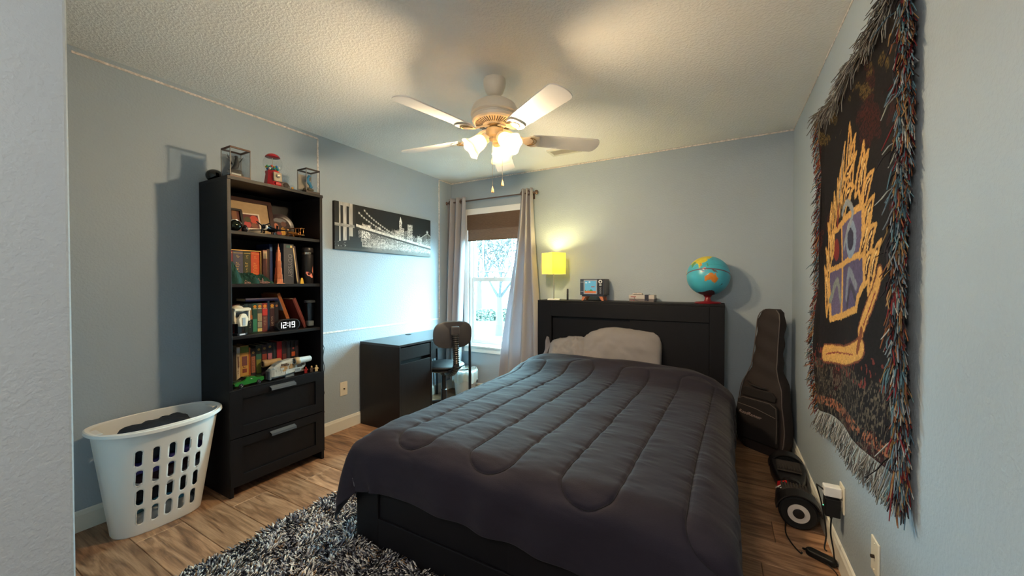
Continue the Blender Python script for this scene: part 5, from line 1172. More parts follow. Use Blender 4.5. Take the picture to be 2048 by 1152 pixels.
# spaceship
M_sg = mat('pale_grey_bricks_ship', S(176, 184, 186), .35, var=.12, vs=70); M_sg2 = mat('mid_grey_bricks', S(120, 128, 134), .4, var=.15, vs=60); M_tan = mat('tan_bricks', S(160, 134, 98), .4, var=.15, vs=60)
ss = thing('toy_spaceship', 'pale grey toy brick spaceship with tan engines on the bottom shelf', 'toy', (-2.572, 1.487, Z), R(3))
MB().bb(-.05, .0, -.02, .03, 0, .008).build('display_stand', cm((60, 90, 104), .3), ss); MB().tube([(-.02, 0, .006), (-.02, 0, .03)], .006, 8).build('stand_post', M_dark, ss)
k = MB(); ysec = [(-.118, .024, .012, .078), (-.10, .030, .010, .085), (-.05, .034, .012, .110), (.02, .034, .018, .118), (.10, .030, .034, .108), (.118, .026, .046, .100)]; vs = []
for y, hw, z0, z1 in ysec:
    ch = .012
    vs += [(-hw, y, z0 + ch), (-hw + ch, y, z0), (hw - ch, y, z0), (hw, y, z0 + ch), (hw, y, z1 - ch), (hw - ch, y, z1), (-hw + ch, y, z1), (-hw, y, z1 - ch)]
k.add(vs, [tuple(range(7, -1, -1)), tuple(range(40, 48))] + [(i * 8 + j, i * 8 + (j + 1) % 8, (i + 1) * 8 + (j + 1) % 8, (i + 1) * 8 + j) for i in range(5) for j in range(8)]); k.build('hull', M_sg, ss)
MB().bb(-.022, .024, -.128, -.116, .006, .066).build('nose_block', M_sg2, ss, bevel=.003); MB().bb(-.010, .012, -.130, -.127, .010, .06).build('nose_grille', cm((70, 84, 100), .4), ss)
MB().prism([(-.10, .082), (-.085, .1), (-.045, .114), (-.03, .112), (-.06, .09)], .036, Matrix.Translation((-.018, 0, 0)) @ Matrix(((0, 0, 1, 0), (1, 0, 0, 0), (0, 1, 0, 0), (0, 0, 0, 1)))).build('cockpit', M_sg2, ss)
rng = random.Random(3)
for i in range(26):
    y = rng.uniform(-.10, .095); z = rng.uniform(.03, .095); w = rng.uniform(.006, .022); h = rng.uniform(.003, .012); t = (y + .118) / .236
    hw = np.interp(y, [q[0] for q in ysec], [q[1] for q in ysec]); MB().bb(hw - .001, hw + rng.uniform(.001, .004), y - w, y + w, z - h, z + h).build('hull_plate', rng.choice((M_sg, M_sg2, M_tan, M_sg, cm((90, 80, 74), .4))), ss)
My = Matrix.Rotation(R(-90), 3, 'X')
for x, y, r in ((.046, .045, .024), (-.062, -.10, .024)):
    e = MB().lathe([(.012, -.020), (r * .8, -.024), (r, -.018), (r, .0), (r * .9, .012), (r * .86, .070), (r * .8, .092), (r * .5, .098), (0, .098)], 20, M=My, loc=(x, y, .103)).build('engine', M_sg if x > 0 else M_tan, ss, smooth=40)
    MB().lathe([(0, -.018), (r * .8, -.020), (r * .82, -.022), (r * .95, -.022), (r * 1.04, -.016), (r * 1.04, .006), (r * .95, .010)], 20, M=My, loc=(x, y, .103)).build('intake_ring', M_tan, e, smooth=40)
    for q in range(8):
        a = 2 * math.pi * q / 8; MB().box((x + r * .52 * math.cos(a), y - .022, .103 + r * .52 * math.sin(a)), (r * .55, .006, .0035), Euler((0, -a, 0))).build('intake_vane', cm((40, 38, 40), .4), e)
for sx in (-1, 1): MB().bb(sx * .012 - .005, sx * .012 + .005, -.02, .04, .0, .016).build('landing_skid', M_sg2, ss)
for nm, c_, y0, x0 in (('red robed', (150, 36, 36), 1.612, -2.560), ('dark brown', (70, 56, 50), 1.652, -2.555), ('cream', (206, 184, 140), 1.682, -2.545)):
    t = thing('toy_figure', nm + ' toy figure standing beside the toy spaceship', 'toy figure', (x0, y0, Z), R(-20), 'toy figures on the bottom shelf'); m = cm(c_, .4)
    for sx in (-.0045, .0045): MB().bb(-.004, .004, sx - .004, sx + .004, 0, .016).build('leg', m, t, bevel=.0008)
    k = MB(); k.add([(-.004, -.009, .016), (.004, -.009, .016), (.004, .009, .016), (-.004, .009, .016), (-.004, -.006, .030), (.004, -.006, .030), (.004, .006, .030), (-.004, .006, .030)], [(0, 1, 2, 3), (4, 7, 6, 5), (0, 4, 5, 1), (1, 5, 6, 2), (2, 6, 7, 3), (3, 7, 4, 0)]); k.build('torso', m, t)
    for sx in (-1, 1): MB().tube([(0, sx * .007, .028), (.003, sx * .011, .022), (.008, sx * .010, .018)], .0028, 7).build('arm', m, t, smooth=60)
    MB().lathe([(0, .030), (.004, .030), (.0055, .032), (.0055, .040), (.004, .042), (.002, .042), (.002, .044), (0, .044)], 14).build('head', cm((206, 170, 120), .4) if nm == 'dark brown' else m, t, smooth=40)
# cord down the side of the bookcase
k = MB().tube([(-2.56, KY1 + .008, .86), (-2.53, KY1 + .012, .80), (-2.545, KY1 + .010, .72), (-2.53, KY1 + .014, .66), (-2.55, KY1 + .008, .55), (-2.535, KY1 + .014, .47), (-2.56, KY1 + .010, .40), (-2.54, KY1 + .016, .33), (-2.57, KY1 + .010, .25), (-2.60, KY1 + .010, .03)], .0022, 6)
tag(k.build('side_cord', M_dark, smooth=60), 'thin black cord dangling down the right side of the bookcase', 'cord')
# ================================================================== city canvas on the left wall
PY0, PY1, PZ0, PZ1 = 2.056, 3.247, 1.558, 1.964
pic = thing('canvas_print', 'wide black and white canvas of a night city bridge above the desk', 'picture', (XL, (PY0 + PY1) / 2, PZ0))
pw, ph = PY1 - PY0, PZ1 - PZ0
MB().bb(.001, .029, -pw / 2, pw / 2, 0, ph).build('canvas_edge', cm((34, 32, 32), .8), pic)
nu, nv = 520, 176; u, v = np.meshgrid(np.linspace(0, 1, nu), np.linspace(0, 1, nv)); rg = np.random.RandomState(4)
g = np.full(u.shape, .018)
def light(cu, cv, r, a): global g; g = np.maximum(g, a * np.exp(-(((u - cu) * pw / ph) ** 2 + (v - cv) ** 2) / r ** 2))
deck = .50 - .22 * smst(.2, 1.0, u) * 1.0 + .02
sky_top = .50 + .13 * fbm(np.floor(u * 60) * 3.1, u * 0, 1, 4) + .16 * (vnoise(np.floor(u * 34) * 7.7, u * 0, 9) - .4)
sky_top = np.where(u < .2, 0.1, sky_top - .02 * u); sky_top = np.where(u > .86, sky_top - .12, sky_top)
bld = (v < sky_top) & (v > .10)
wins = (vnoise(np.floor(u * 260), np.floor(v * 90), 3) > .50) & ((np.floor(u * 260) % 3) > 0)
g = np.where(bld, .05, g); g = np.where(bld & wins, .25 + .5 * vnoise(np.floor(u * 55) * 3.3, np.floor(v * 20), 6), g)
glow = np.exp(-((v - .16) / .14) ** 2) * smst(.2, .4, u); g = g + glow * (.10 + .5 * fbm(u * 60, v * 26, 3, 8)) * .8
for cu, w_b, zt0 in ((.625, .016, .80), (.645, .02, .66), (.735, .030, .78), (.59, .025, .58), (.84, .02, .52), (.27, .04, .60), (.87, .014, .50)):
    m = (np.abs(u - cu) < w_b) & (v < zt0) & (v > .3); g = np.where(m, .10 + .75 * (vnoise(np.floor(u * 300), np.floor(v * 80), 11) > .42), g)
m = (np.abs(u - .625) < .016 * (1 - (v - .80) / .14)) & (v >= .80) & (v < .94); g = np.where(m, .9, g)
# near tower at the left
tw = u < .165; g = np.where(tw & (np.abs(u - .03) > .006), .02, g)
m = tw & (u > .035) & (u < .15) & (v > .12); g = np.where(m, .30 + .4 * vnoise(u * 90, v * 6, 2) * (.4 + .6 * fbm(u * 20, v * 4, 2, 7)), g)
for cu in (.058, .108): g = np.where((np.abs(u - cu) < .010) & (v > .12) & (v < .93), .02, g)
g = np.where((u > .15) & (u < .175) & (v > .2), .03, g); g = np.where(tw & (np.abs(v - .52) < .03), .5 * fbm(u * 60, v * 40, 2, 5) + .12, g)
m = ((u < .23) & (v < .14 + .5 * np.clip(.2 - np.abs(u - .17), 0, 1))) | ((u > .12) & (u < .22) & (v < .30)); g = np.where(m, .025 + .4 * (vnoise(u * 160, v * 60, 13) > .86) * (u < .1), g)
# deck and cables
dk_v = .56 - .30 * np.clip((u - .18) / .82, 0, 1) ** .9
g = np.where((np.abs(v - dk_v) < .028) & (u > .18), .55 + .4 * vnoise(u * 130, v * 20, 1), g); g = np.where((np.abs(v - dk_v + .05) < .020) & (u > .18), .05, g)
for (u0, v0, u1, v1, n) in ((.20, .86, .56, .40, 16), (.25, .94, .60, .42, 16)):
    cab = v0 + (v1 - v0) * np.clip((u - u0) / (u1 - u0), 0, 1) ** .72; m = (u > u0) & (u < u1) & (np.abs(v - cab) < .009); g = np.where(m, np.maximum(g, .28), g)
    for k in range(n):
        t = (k + .3) / n; cu = u0 + (u1 - u0) * t; light(cu, v0 + (v1 - v0) * t ** .72, .017, .95)
m = (u > .84) & (np.abs(v - (.62 - 2.4 * np.abs(u - .955) ** 1.15)) < .010); g = np.where(m, .7, g); m = (u > .84) & (v < .62 - 2.4 * np.abs(u - .955) ** 1.15) & (v > .26) & ((np.floor(u * 200) % 3) == 0); g = np.where(m, .4, g)
for cu in (.40, .30, .955): light(cu, .56 if cu < .9 else .66, .03, 1.0)
g = np.clip(g, 0, 1); g[(v < .055)] = np.clip(.05 + .25 * glow[(v < .055)], 0, 1)
gc3 = np.stack([g * 1.0, g * .96, g * .90], -1)
npmesh('canvas_front', np.stack([np.full_like(u, .0292), (u - .5) * pw, v * ph], -1).reshape(-1, 3), gridfaces(nu, nv), vmat('canvas_print', .55, .2, 900), pic, gc3.reshape(-1, 3), smooth=False)

# ================================================================== tapestry on the right wall
TY0, TY1, TZ0, TZ1 = 1.53, 2.54, .665, 2.165
tp = thing('woven_tapestry', 'large black woven tapestry with a gold crest and shaggy fringe on the right wall', 'tapestry', (XR, (TY0 + TY1) / 2, TZ0))
nu, nv = 250, 370; u, v = np.meshgrid(np.linspace(0, 1, nu), np.linspace(0, 1, nv)); A = (TY1 - TY0) / (TZ1 - TZ0)
ju = u + .006 * (vnoise(u * 120, v * 170, 31) - .5); jv = v + .004 * (vnoise(u * 120 + 7, v * 170, 32) - .5)
tc_ = np.zeros((nv, nu, 3)); tc_[:] = S(25, 20, 22)[:3]
wv = vnoise(u * 250, v * 370, 3); tc_ *= (.6 + .9 * wv[..., None])
def paint(m, c, noise=.5):
    cc_ = np.array(S(*c)[:3]); tc_[m] = cc_ * (1 - noise * .6 + noise * 1.1 * wv[m][:, None])
dim = (fbm(u * 6, v * 9, 3, 44) > .60) & (wv > .5); paint(dim, (62, 26, 26), .4)
paint((v < .17) & (vnoise(u * 230, v * 120, 17) > .66), (92, 82, 70), .5); paint((v < .22) & (v > .14) & (vnoise(u * 90, v * 90, 18) > .78), (110, 50, 44), .5)
paint((v > .86) & (fbm(u * 9 + v * 14, v * 8 - u * 4, 3, 19) > .52) & (wv > .55), (92, 74, 40), .5); paint((v < .050) & (v > .022) & (vnoise(u * 170, v * 150, 8) > .60), (150, 92, 66), .4)
def seg_d(p0, p1):
    ax, ay = p0; bx_, by_ = p1; ay *= 1 / A; by_ *= 1 / A; px_, py_ = ju, jv / A
    dx, dy = bx_ - ax, by_ - ay; t = np.clip(((px_ - ax) * dx + (py_ - ay) * dy) / (dx * dx + dy * dy + 1e-9), 0, 1)
    return np.hypot(px_ - ax - t * dx, py_ - ay - t * dy)
def curve(pts, n=10):
    out = []; P_ = [pts[0]] + list(pts) + [pts[-1]]
    for i in range(1, len(P_) - 2):
        for t in np.linspace(0, 1, n, endpoint=False):
            p0, p1, p2, p3 = (np.array(P_[i + k]) for k in (-1, 0, 1, 2)); out.append(tuple(.5 * (2 * p1 + (p2 - p0) * t + (2 * p0 - 5 * p1 + 4 * p2 - p3) * t ** 2 + (3 * p1 - p0 - 3 * p2 + p3) * t ** 3)))
    return out + [tuple(pts[-1])]
def stroke(pts, w0, w1, c, noise=.6, core=False):
    q = curve(pts, 5); n_ = len(q)
    for i in range(n_ - 1):
        w = w0 + (w1 - w0) * i / n_; paint(seg_d(q[i], q[i + 1]) < w, c, noise)
    if core:
        for i in range(2, n_ - 3): w = (w0 + (w1 - w0) * i / n_) * .34; paint(seg_d(q[i], q[i + 1]) < w, (84, 40, 34), .5)
GOLD = (196, 148, 84); GOLD2 = (214, 178, 120); PUR = (92, 82, 110)
# plain shield: purple and dark fields in a gold outline
shield = [(.16, .56), (.70, .59), (.73, .40), (.66, .36), (.64, .33), (.22, .29), (.16, .42)]
paint(inpoly(ju, jv, shield), PUR); paint(inpoly(ju, jv, [(.16, .56), (.42, .575), (.40, .45), (.15, .44)]), (46, 38, 48)); paint(inpoly(ju, jv, [(.40, .45), (.72, .47), (.70, .39), (.64, .34), (.40, .31)]), (84, 76, 104))
for p0, p1 in zip(shield, shield[1:] + shield[:1]): stroke([p0, p1], .014, .014, GOLD)
stroke([(.16, .445), (.72, .47)], .012, .012, GOLD); stroke([(.40, .57), (.36, .30)], .018, .016, GOLD)
# plain charges: chevrons, rings
stroke([(.46, .36), (.54, .43), (.64, .39)], .022, .016, (120, 124, 136)); stroke([(.48, .335), (.56, .39), (.63, .36)], .014, .012, (66, 62, 76)); stroke([(.20, .35), (.28, .41), (.34, .35)], .018, .016, (120, 124, 120))
for rr_, c_ in ((.075, (126, 138, 156)), (.045, (54, 50, 66))): paint(np.hypot(ju - .57, (jv - .515) / A) < rr_, c_)
paint(np.hypot(ju - .27, (jv - .505) / A) < .05, (120, 44, 40))
# open flame leaves all round it: gold outlines with a dark red heart
def leaf(b, t, w, bend):
    b = np.array(b); t = np.array(t); d = t - b; n_ = np.array([-d[1], d[0]]) / (np.hypot(*d) + 1e-9); m_ = (b + t) / 2 + n_ * bend; q = b + d * .3 + n_ * bend * .6; e = b + d * .72 + n_ * bend * .7
    l1 = curve([tuple(b), tuple(q + n_ * w), tuple(e + n_ * w * .7), tuple(t)], 5); l2 = curve([tuple(b), tuple(q - n_ * w), tuple(e - n_ * w * .7), tuple(t)], 5)
    paint(inpoly(ju, jv, l1 + l2[::-1]), (52, 26, 26), .5)
    for ln_ in (l1, l2):
        for p0, p1 in zip(ln_, ln_[1:]): paint(seg_d(p0, p1) < .0085, GOLD, .7)
    stroke([tuple(q), tuple(m_), tuple(e)], .004, .006, GOLD2, .6)
for b_, t_2, w_2, bd in (((.17, .30), (.09, .46), .018, -.02), ((.16, .40), (.10, .52), .016, -.02), ((.17, .44), (.13, .60), .020, -.02), ((.18, .54), (.20, .66), .022, .01), ((.24, .57), (.25, .69), .022, -.01), ((.30, .58), (.32, .72), .022, -.015), ((.36, .60), (.38, .74), .022, .01), ((.42, .62), (.44, .80), .026, .015), ((.50, .62), (.49, .84), .030, -.02), ((.56, .62), (.57, .79), .028, .02), ((.62, .62), (.66, .75), .024, -.02), ((.67, .60), (.71, .72), .022, .02), ((.70, .58), (.77, .66), .022, .02),
        ((.73, .50), (.79, .60), .026, .02), ((.73, .44), (.82, .53), .024, .02), ((.73, .39), (.80, .47), .022, .02), ((.76, .37), (.87, .49), .018, .02), ((.44, .58), (.60, .65), .022, .03), ((.40, .64), (.56, .70), .018, .03), ((.46, .70), (.60, .74), .016, -.02), ((.68, .46), (.76, .56), .018, -.01), ((.20, .48), (.24, .58), .016, .01)):
    leaf(b_, t_2, w_2, bd)
stroke([(.42, .60), (.52, .62), (.60, .58), (.50, .53), (.44, .50)], .014, .012, (134, 138, 144)); stroke([(.42, .78), (.40, .70), (.36, .66)], .006, .009, (124, 120, 120)); stroke([(.30, .58), (.33, .63)], .016, .010, (120, 40, 34))
# plain ribbon
stroke([(.18, .185), (.40, .19), (.60, .215), (.69, .235)], .046, .044, (110, 62, 46)); stroke([(.18, .185), (.40, .19), (.60, .215), (.69, .235)], .038, .036, GOLD); stroke([(.69, .275), (.74, .32), (.82, .38), (.86, .42)], .031, .026, (110, 62, 46)); stroke([(.69, .275), (.74, .32), (.82, .38), (.86, .42)], .024, .019, GOLD); stroke([(.66, .225), (.70, .28)], .014, .014, (120, 70, 50))
stroke([(.20, .183), (.60, .21)], .003, .003, (126, 50, 50), .3); stroke([(.72, .295), (.82, .375)], .003, .003, (126, 50, 50), .3)
# hang: wavy, lower corner swinging out, slack between pins
yy = (TY1 - u * (TY1 - TY0)) + .035 * smst(.75, 1, v) * (1 - smst(0, .2, u)) + .02 * np.sin(v * 7) * (u < .02)
zz = TZ0 + v * (TZ1 - TZ0) - (.035 * np.sin(np.pi * np.clip(u * 2.0, 0, 1)) ** 2) * smst(.6, 1, v) - .045 * (1 - smst(0, .35, u)) * (1 - smst(0, .5, v)) + .03 * u * (1 - v)
yy = yy - .05 * (1 - smst(0, .4, v)) * (1 - u) * .6
xx = -.012 - .016 * (1 - v) - .010 * np.sin(u * 11 + v * 3) * (.3 + .7 * (1 - v)) - .006 * np.sin(v * 9 + u * 4) - .012 * (1 - smst(0, .08, u)) * np.abs(np.sin(v * 8))
xx = np.minimum(xx, -.004)
V = np.stack([xx, yy - tp.location.y, zz - TZ0], -1)
to = npmesh('woven_cloth', V.reshape(-1, 3), gridfaces(nu, nv), vmat('woven_threads', .85, .6, 900, .15), tp, tc_.reshape(-1, 3)); sm = to.modifiers.new('th', 'SOLIDIFY'); sm.thickness = .003; sm.offset = 1
def fringe(name, base, outd, L, n, cols_, seed, rad=.0019, droop=.35, spread=.35, per=3):
    rg = np.random.RandomState(seed); VV = []; FF = []; CC = []; o = 0; ns = 4; sd = 4
    for i in range(n):
        t = rg.rand(); k = t * (len(base) - 1); a = int(k); f = k - a; b0 = base[a] * (1 - f) + base[min(a + 1, len(base) - 1)] * f
        d = np.array(outd, float) + rg.randn(3) * spread; d[0] = -abs(d[0]) * .6; d /= np.linalg.norm(d); ln = L * (.55 + .6 * rg.rand()); c = np.array(S(*cols_[rg.randint(len(cols_))])[:3]) * (.7 + .6 * rg.rand())
        pts = [b0 + d * ln * q / ns + np.array([0, 0, -droop * ln * (q / ns) ** 2]) + (rg.randn(3) * .004 * (q / ns)) for q in range(ns + 1)]
        for q, p in enumerate(pts):
            r = rad * (1.0 if q < ns else .6); p[0] = min(p[0], -.005)
            tg = pts[min(q + 1, ns)] - pts[max(q - 1, 0)]; tg /= np.linalg.norm(tg) + 1e-9; s1 = np.cross(tg, [1, 0, .3]); s1 /= np.linalg.norm(s1) + 1e-9; s2 = np.cross(tg, s1)
            for j in range(sd): an = 2 * math.pi * j / sd; VV.append(p + (s1 * math.cos(an) + s2 * math.sin(an)) * r); CC.append(c)
        for q in range(ns):
            for j in range(sd): FF.append((o + q * sd + j, o + q * sd + (j + 1) % sd, o + (q + 1) * sd + (j + 1) % sd, o + (q + 1) * sd + j))
        o += (ns + 1) * sd
    ob = npmesh(name, np.array(VV), np.array(FF), M_fri, tp, np.array(CC)); ob['kind'] = 'stuff'; return ob
M_fri = vmat('fringe_yarn', .9, 0, 100, .1)
MULTI = [(120, 130, 140), (90, 120, 132), (140, 112, 78), (110, 40, 44), (60, 54, 58), (150, 150, 146), (74, 96, 110), (40, 36, 40), (130, 84, 60)]
GREY = [(140, 138, 136), (110, 108, 108), (160, 156, 150), (90, 86, 84), (124, 120, 112)]
fringe('near_fringe', V[:, -1], (-.25, -1, -.45), .078, 3000, MULTI, 1, spread=.33, droop=.8)
fringe('far_fringe', V[:, 0], (-.1, 1, -.5), .065, 1400, MULTI + [(110, 40, 44), (140, 90, 60)], 2, spread=.35)
fringe('bottom_fringe', V[0], (-.1, .12, -1), .095, 1300, GREY + [(150, 160, 160)], 3, spread=.16, droop=.1)
fringe('top_fringe', V[-1], (-.5, .35, .35), .065, 850, GREY + [(96, 84, 74)], 4, spread=.45, droop=.9)
for uu_ in (.28, .78):
    i = int(uu_ * (nu - 1)); p = V[-6, i]; MB().tube([(p[0] - .006, p[1], p[2] + .016), (p[0] - .007, p[1], p[2] - .014)], .003, 8).build('brass_pin', cm((206, 176, 90), .3, .8), tp, smooth=50)

# ================================================================== guitar bag in the corner
M_bag2 = mat('black_nylon', S(40, 31, 30), .75, var=.15, vs=12, bump=.35, bs=500); M_bagd = mat('black_nylon_pocket', S(26, 21, 22), .7, bump=.3, bs=500); M_zip = mat('bag_piping', S(88, 78, 76), .5)
gbg = thing('guitar_bag', 'black padded guitar bag standing in the corner beside the headboard', 'guitar bag', (.268, 3.43, 0), R(-36))
def bagw(z):
    return float(np.interp(z, [0, .03, .10, .20, .30, .38, .45, .50, .56, .64, .80, 1.0, 1.05, 1.075], [.12, .162, .185, .190, .178, .164, .158, .150, .122, .096, .088, .084, .070, .04]))
def bagt(z): return float(np.interp(z, [0, .05, .45, .56, .70, 1.02, 1.075], [.055, .064, .062, .056, .046, .044, .030]))
zs = list(np.linspace(0, 1.075, 44)); k = MB(); nn = 40; vs = []
for z in zs:
    w = bagw(z); t = bagt(z)
    for j in range(nn):
        a = 2 * math.pi * j / nn; e = 6.0; cx_ = math.copysign(abs(math.cos(a)) ** (2 / e), math.cos(a)); sy_ = math.copysign(abs(math.sin(a)) ** (2 / e), math.sin(a))
        wr = .004 * math.sin(z * 46 + cx_ * 2) * (z > .5)
        vs.append((cx_ * w + wr + .035 * max(0, z - .4) / .67, sy_ * t + wr + .05 * (z / 1.07) ** 1.0 * 1.0, z))
k.add(vs, [(i * nn + j, i * nn + (j + 1) % nn, (i + 1) * nn + (j + 1) % nn, (i + 1) * nn + j) for i in range(len(zs) - 1) for j in range(nn)] + [tuple(range(nn - 1, -1, -1)), tuple(range((len(zs) - 1) * nn, len(zs) * nn))])
k.build('bag_body', M_bag2, gbg, smooth=50)
for s2 in (-1, 1):
    pts = []
    for z in np.linspace(.03, 1.07, 40): pts.append((s2 * bagw(z) * .965 + .035 * max(0, z - .4) / .67, -bagt(z) * .97 + .05 * z / 1.07, z))
    MB().tube(pts, .004, 6).build('piping', M_zip, gbg, smooth=60)
pk = MB(); pp = [(-.150, .08), (.150, .08), (.155, .20), (.150, .36), (.13, .395), (-.10, .395), (-.145, .37), (-.155, .20)]
pk.prism(pp, .030, Matrix.Translation((0, -.058, 0)) @ Matrix.Rotation(R(90), 4, 'X')); pk.build('front_pocket', M_bagd, gbg, bevel=.012, seg=3)
pk = MB(); pk.prism([(-.13, .40), (.12, .40), (.125, .435), (.10, .47), (-.11, .47), (-.135, .44)], .016, Matrix.Translation((0, -.042, 0)) @ Matrix.Rotation(R(90), 4, 'X')); pk.build('upper_pocket', M_bagd, gbg, bevel=.006)
MB().tube([(-.145, -.0875, .34), (.0, -.089, .33), (.140, -.0885, .30)], .0025, 6).build('zipper', M_zip, gbg); MB().tube([(-.14, -.089, .37), (-.10, -.0895, .395), (.10, -.0895, .395), (.145, -.089, .37), (.150, -.0885, .25), (.148, -.088, .12)], .0025, 6).build('zipper', M_zip, gbg)
MB().tube([(-.10, -.028, .512), (-.06, -.062, .500), (.02, -.064, .488), (.06, -.032, .482)], .010, 8, sq=.5).build('carry_handle', M_bagd, gbg, smooth=60)
text_mesh('bag_logo', 'RoadRunner', .034, cm((150, 130, 126), .5), gbg, (-.045, -.0886, .275), (R(90), R(4), 0), shear=.35)

# ================================================================== hoverboard
hv = thing('hoverboard', 'black hoverboard with white ringed wheels on the floor by the right wall', 'hoverboard', (.353, 2.70, 0), R(-1.5))
M_hb = mat('hoverboard_plastic', S(24, 22, 23), .35); M_tire = mat('tyre_rubber', S(16, 15, 16), .75, bump=.1)
Mw = Matrix.Rotation(R(90), 3, 'X')
for s2 in (-1, 1):
    w = MB().lathe([(0, -.022), (.055, -.022), (.075, -.024), (.084, -.017), (.086, 0), (.084, .017), (.075, .024), (.055, .022), (0, .022)], 40, M=Mw, loc=(0, s2 * .272, .086)).build('wheel', M_tire, hv, smooth=40)
    MB().lathe([(.025, .0225), (.047, .0225), (.047, .026), (.025, .026), (.025, .0225)], 36, M=Matrix.Rotation(R(90 * -s2), 3, 'X'), loc=(0, s2 * .272, .086)).build('hub_ring', cm((196, 190, 186), .35), w, smooth=40)
    MB().lathe([(0, .0225), (.024, .0225), (.024, .028), (.018, .030), (0, .030)], 28, M=Matrix.Rotation(R(90 * -s2), 3, 'X'), loc=(0, s2 * .272, .086)).build('hub_cap', M_hb, w, smooth=40)
    for q in range(40):
        pass
    fd = MB(); vs = []; ang = np.linspace(R(5), R(175), 18)
    for y in (.225, .305):
        for r in (.092, .098):
            for a in ang: vs.append((r * math.cos(a), s2 * y, .086 + r * math.sin(a)))
    m_ = len(ang); fs = []
    for i in range(m_ - 1): fs += [(i, i + 1, 2 * m_ + i + 1, 2 * m_ + i), (m_ + i, 3 * m_ + i, 3 * m_ + i + 1, m_ + i + 1), (i, m_ + i, m_ + i + 1, i + 1), (2 * m_ + i, 2 * m_ + i + 1, 3 * m_ + i + 1, 3 * m_ + i)]
    fs += [(0, 2 * m_, 3 * m_, m_), (m_ - 1, 2 * m_ - 1, 4 * m_ - 1, 3 * m_ - 1)]
    fd.add(vs, fs); fd.build('fender', M_hb, hv, smooth=40)
    sh = MB(); vs = []; nn = 24
    for y, w, z0, z1 in ((.225, .092, .045, .150), (.16, .090, .042, .146), (.08, .075, .050, .128), (.012, .056, .055, .118)):
        for j in range(nn):
            a = 2 * math.pi * j / nn; e = 4; c_ = math.copysign(abs(math.cos(a)) ** (2 / e), math.cos(a)); s_2 = math.copysign(abs(math.sin(a)) ** (2 / e), math.sin(a)); vs.append((w * c_, s2 * y, (z0 + z1) / 2 + (z1 - z0) / 2 * s_2))
    sh.add(vs, [(i * nn + j, i * nn + (j + 1) % nn, (i + 1) * nn + (j + 1) % nn, (i + 1) * nn + j) for i in range(3) for j in range(nn)] + [tuple(range(nn)), tuple(range(3 * nn, 4 * nn))]); sh.build('shell', M_hb, hv, smooth=40)
    pdm = MB().box((0, s2 * .145, .1455), (.125, .125, .008), Euler((R(-s2 * 6) * -1, 0, 0))); po = pdm.build('foot_pad', mat('foot_pad_rubber', S(44, 38, 36), .8) if 'foot_pad_rubber' not in bpy.data.materials else bpy.data.materials['foot_pad_rubber'], hv, bevel=.004)
    for q in range(9): MB().bb(-.058 + q * .0135, -.052 + q * .0135, s2 * .145 - .055, s2 * .145 + .055, .1475, .1525).build('pad_ridge', bpy.data.materials['foot_pad_rubber'], po)
MB().tube([(0, -.02, .086), (0, .02, .086)], .052, 20).build('pivot', M_hb, hv, smooth=40)
lg = MB().prism([(-.020, -.035), (.014, -.028), (.020, .0), (.014, .030), (-.018, .036), (-.024, 0)], .002, Matrix.Translation((-.046, -.085, .1285)) @ Matrix.Rotation(R(-24), 4, 'Y') @ Matrix.Scale(1.35, 4)); lg.build('red_emblem', cm((190, 24, 30), .4), hv)
k = MB(); Mh = Matrix.Translation((-.073, -.150, .1345)) @ Matrix.Rotation(R(-40), 4, 'Y')
for q in ((-.016, .016, -.018, -.010), (-.016, .016, .010, .018), (-.004, .004, -.010, .010)): k.prism([(q[0], q[2]), (q[1], q[2]), (q[1], q[3]), (q[0], q[3])], .002, Mh)
k.build('white_letter', cm((210, 210, 214), .4), hv)

# ================================================================== plugs and cords on the right wall
M_cord = mat('black_cord', S(14, 14, 15), .5)
ad = thing('phone_charger', 'white plug-in charger in the outlet under the tapestry', 'charger', (XR - .008, 2.168, .344))
MB().bb(-.062, 0, -.022, .022, -.022, .022).build('charger_body', mat('white_charger', S(232, 230, 226), .3), ad, bevel=.005, seg=3); MB().bb(-.0645, -.062, -.006, .006, -.003, .003).build('usb_port', M_dark, ad)
pb = thing('power_adapter', 'black power adapter with a green light plugged below the white charger', 'power adapter', (XR - .008, 2.168, .296))
MB().bb(-.058, -.004, -.024, .024, -.062, .018).build('adapter_body', M_cord, pb, bevel=.004, seg=3); MB().sph((-.0585, .012, -.030), .002, 8, 6).build('led', mat('green_led', (0, 1, .3, 1), .4, emit=(.1, 1, .35, 1), es=3), pb)
MB().bb(-.004, .0, -.008, .008, -.01, .01).build('prongs', M_alu, pb); MB().tube([(-.032, 0, -.062), (-.032, 0, -.078)], [.007, .004], 8).build('strain_relief', M_cord, pb)
def cord(name, label, pts, r=.0032):
    q = curve([tuple(p) for p in pts], 8); return tag(MB().tube(q, r, 7).build(name, M_cord, smooth=60), label, 'cord')
br = thing('inline_power_brick', 'black oval charger brick lying on the floor against the right baseboard', 'power brick', (.400, 2.195, 0), R(-28))
k = MB().prism([(x, y - .021) for x, y in pill(.118, .042)], .030, Matrix.Translation((0, 0, .001))); k.build('brick_body', M_cord, br, bevel=.008, seg=3); MB().tube([(.058, 0, .016), (.072, 0, .014)], [.006, .004], 8).tube([(-.058, 0, .016), (-.072, 0, .014)], [.006, .004], 8).build('strain_relief', M_cord, br, smooth=50)
cord('adapter_cord', 'black cord hanging from the power adapter to the floor brick', [(XR - .04, 2.168, .218), (XR - .042, 2.165, .15), (XR - .035, 2.150, .09), (XR - .030, 2.155, .05), (.470 - .020, 2.163, .022)])
cord('charger_cord', 'black cord looping from the white charger down behind the hoverboard', [(XR - .072, 2.168, .344), (XR - .085, 2.195, .345), (XR - .080, 2.235, .32), (XR - .055, 2.262, .22), (XR - .040, 2.258, .10), (.420, 2.240, .040), (.425, 2.224, .034)])
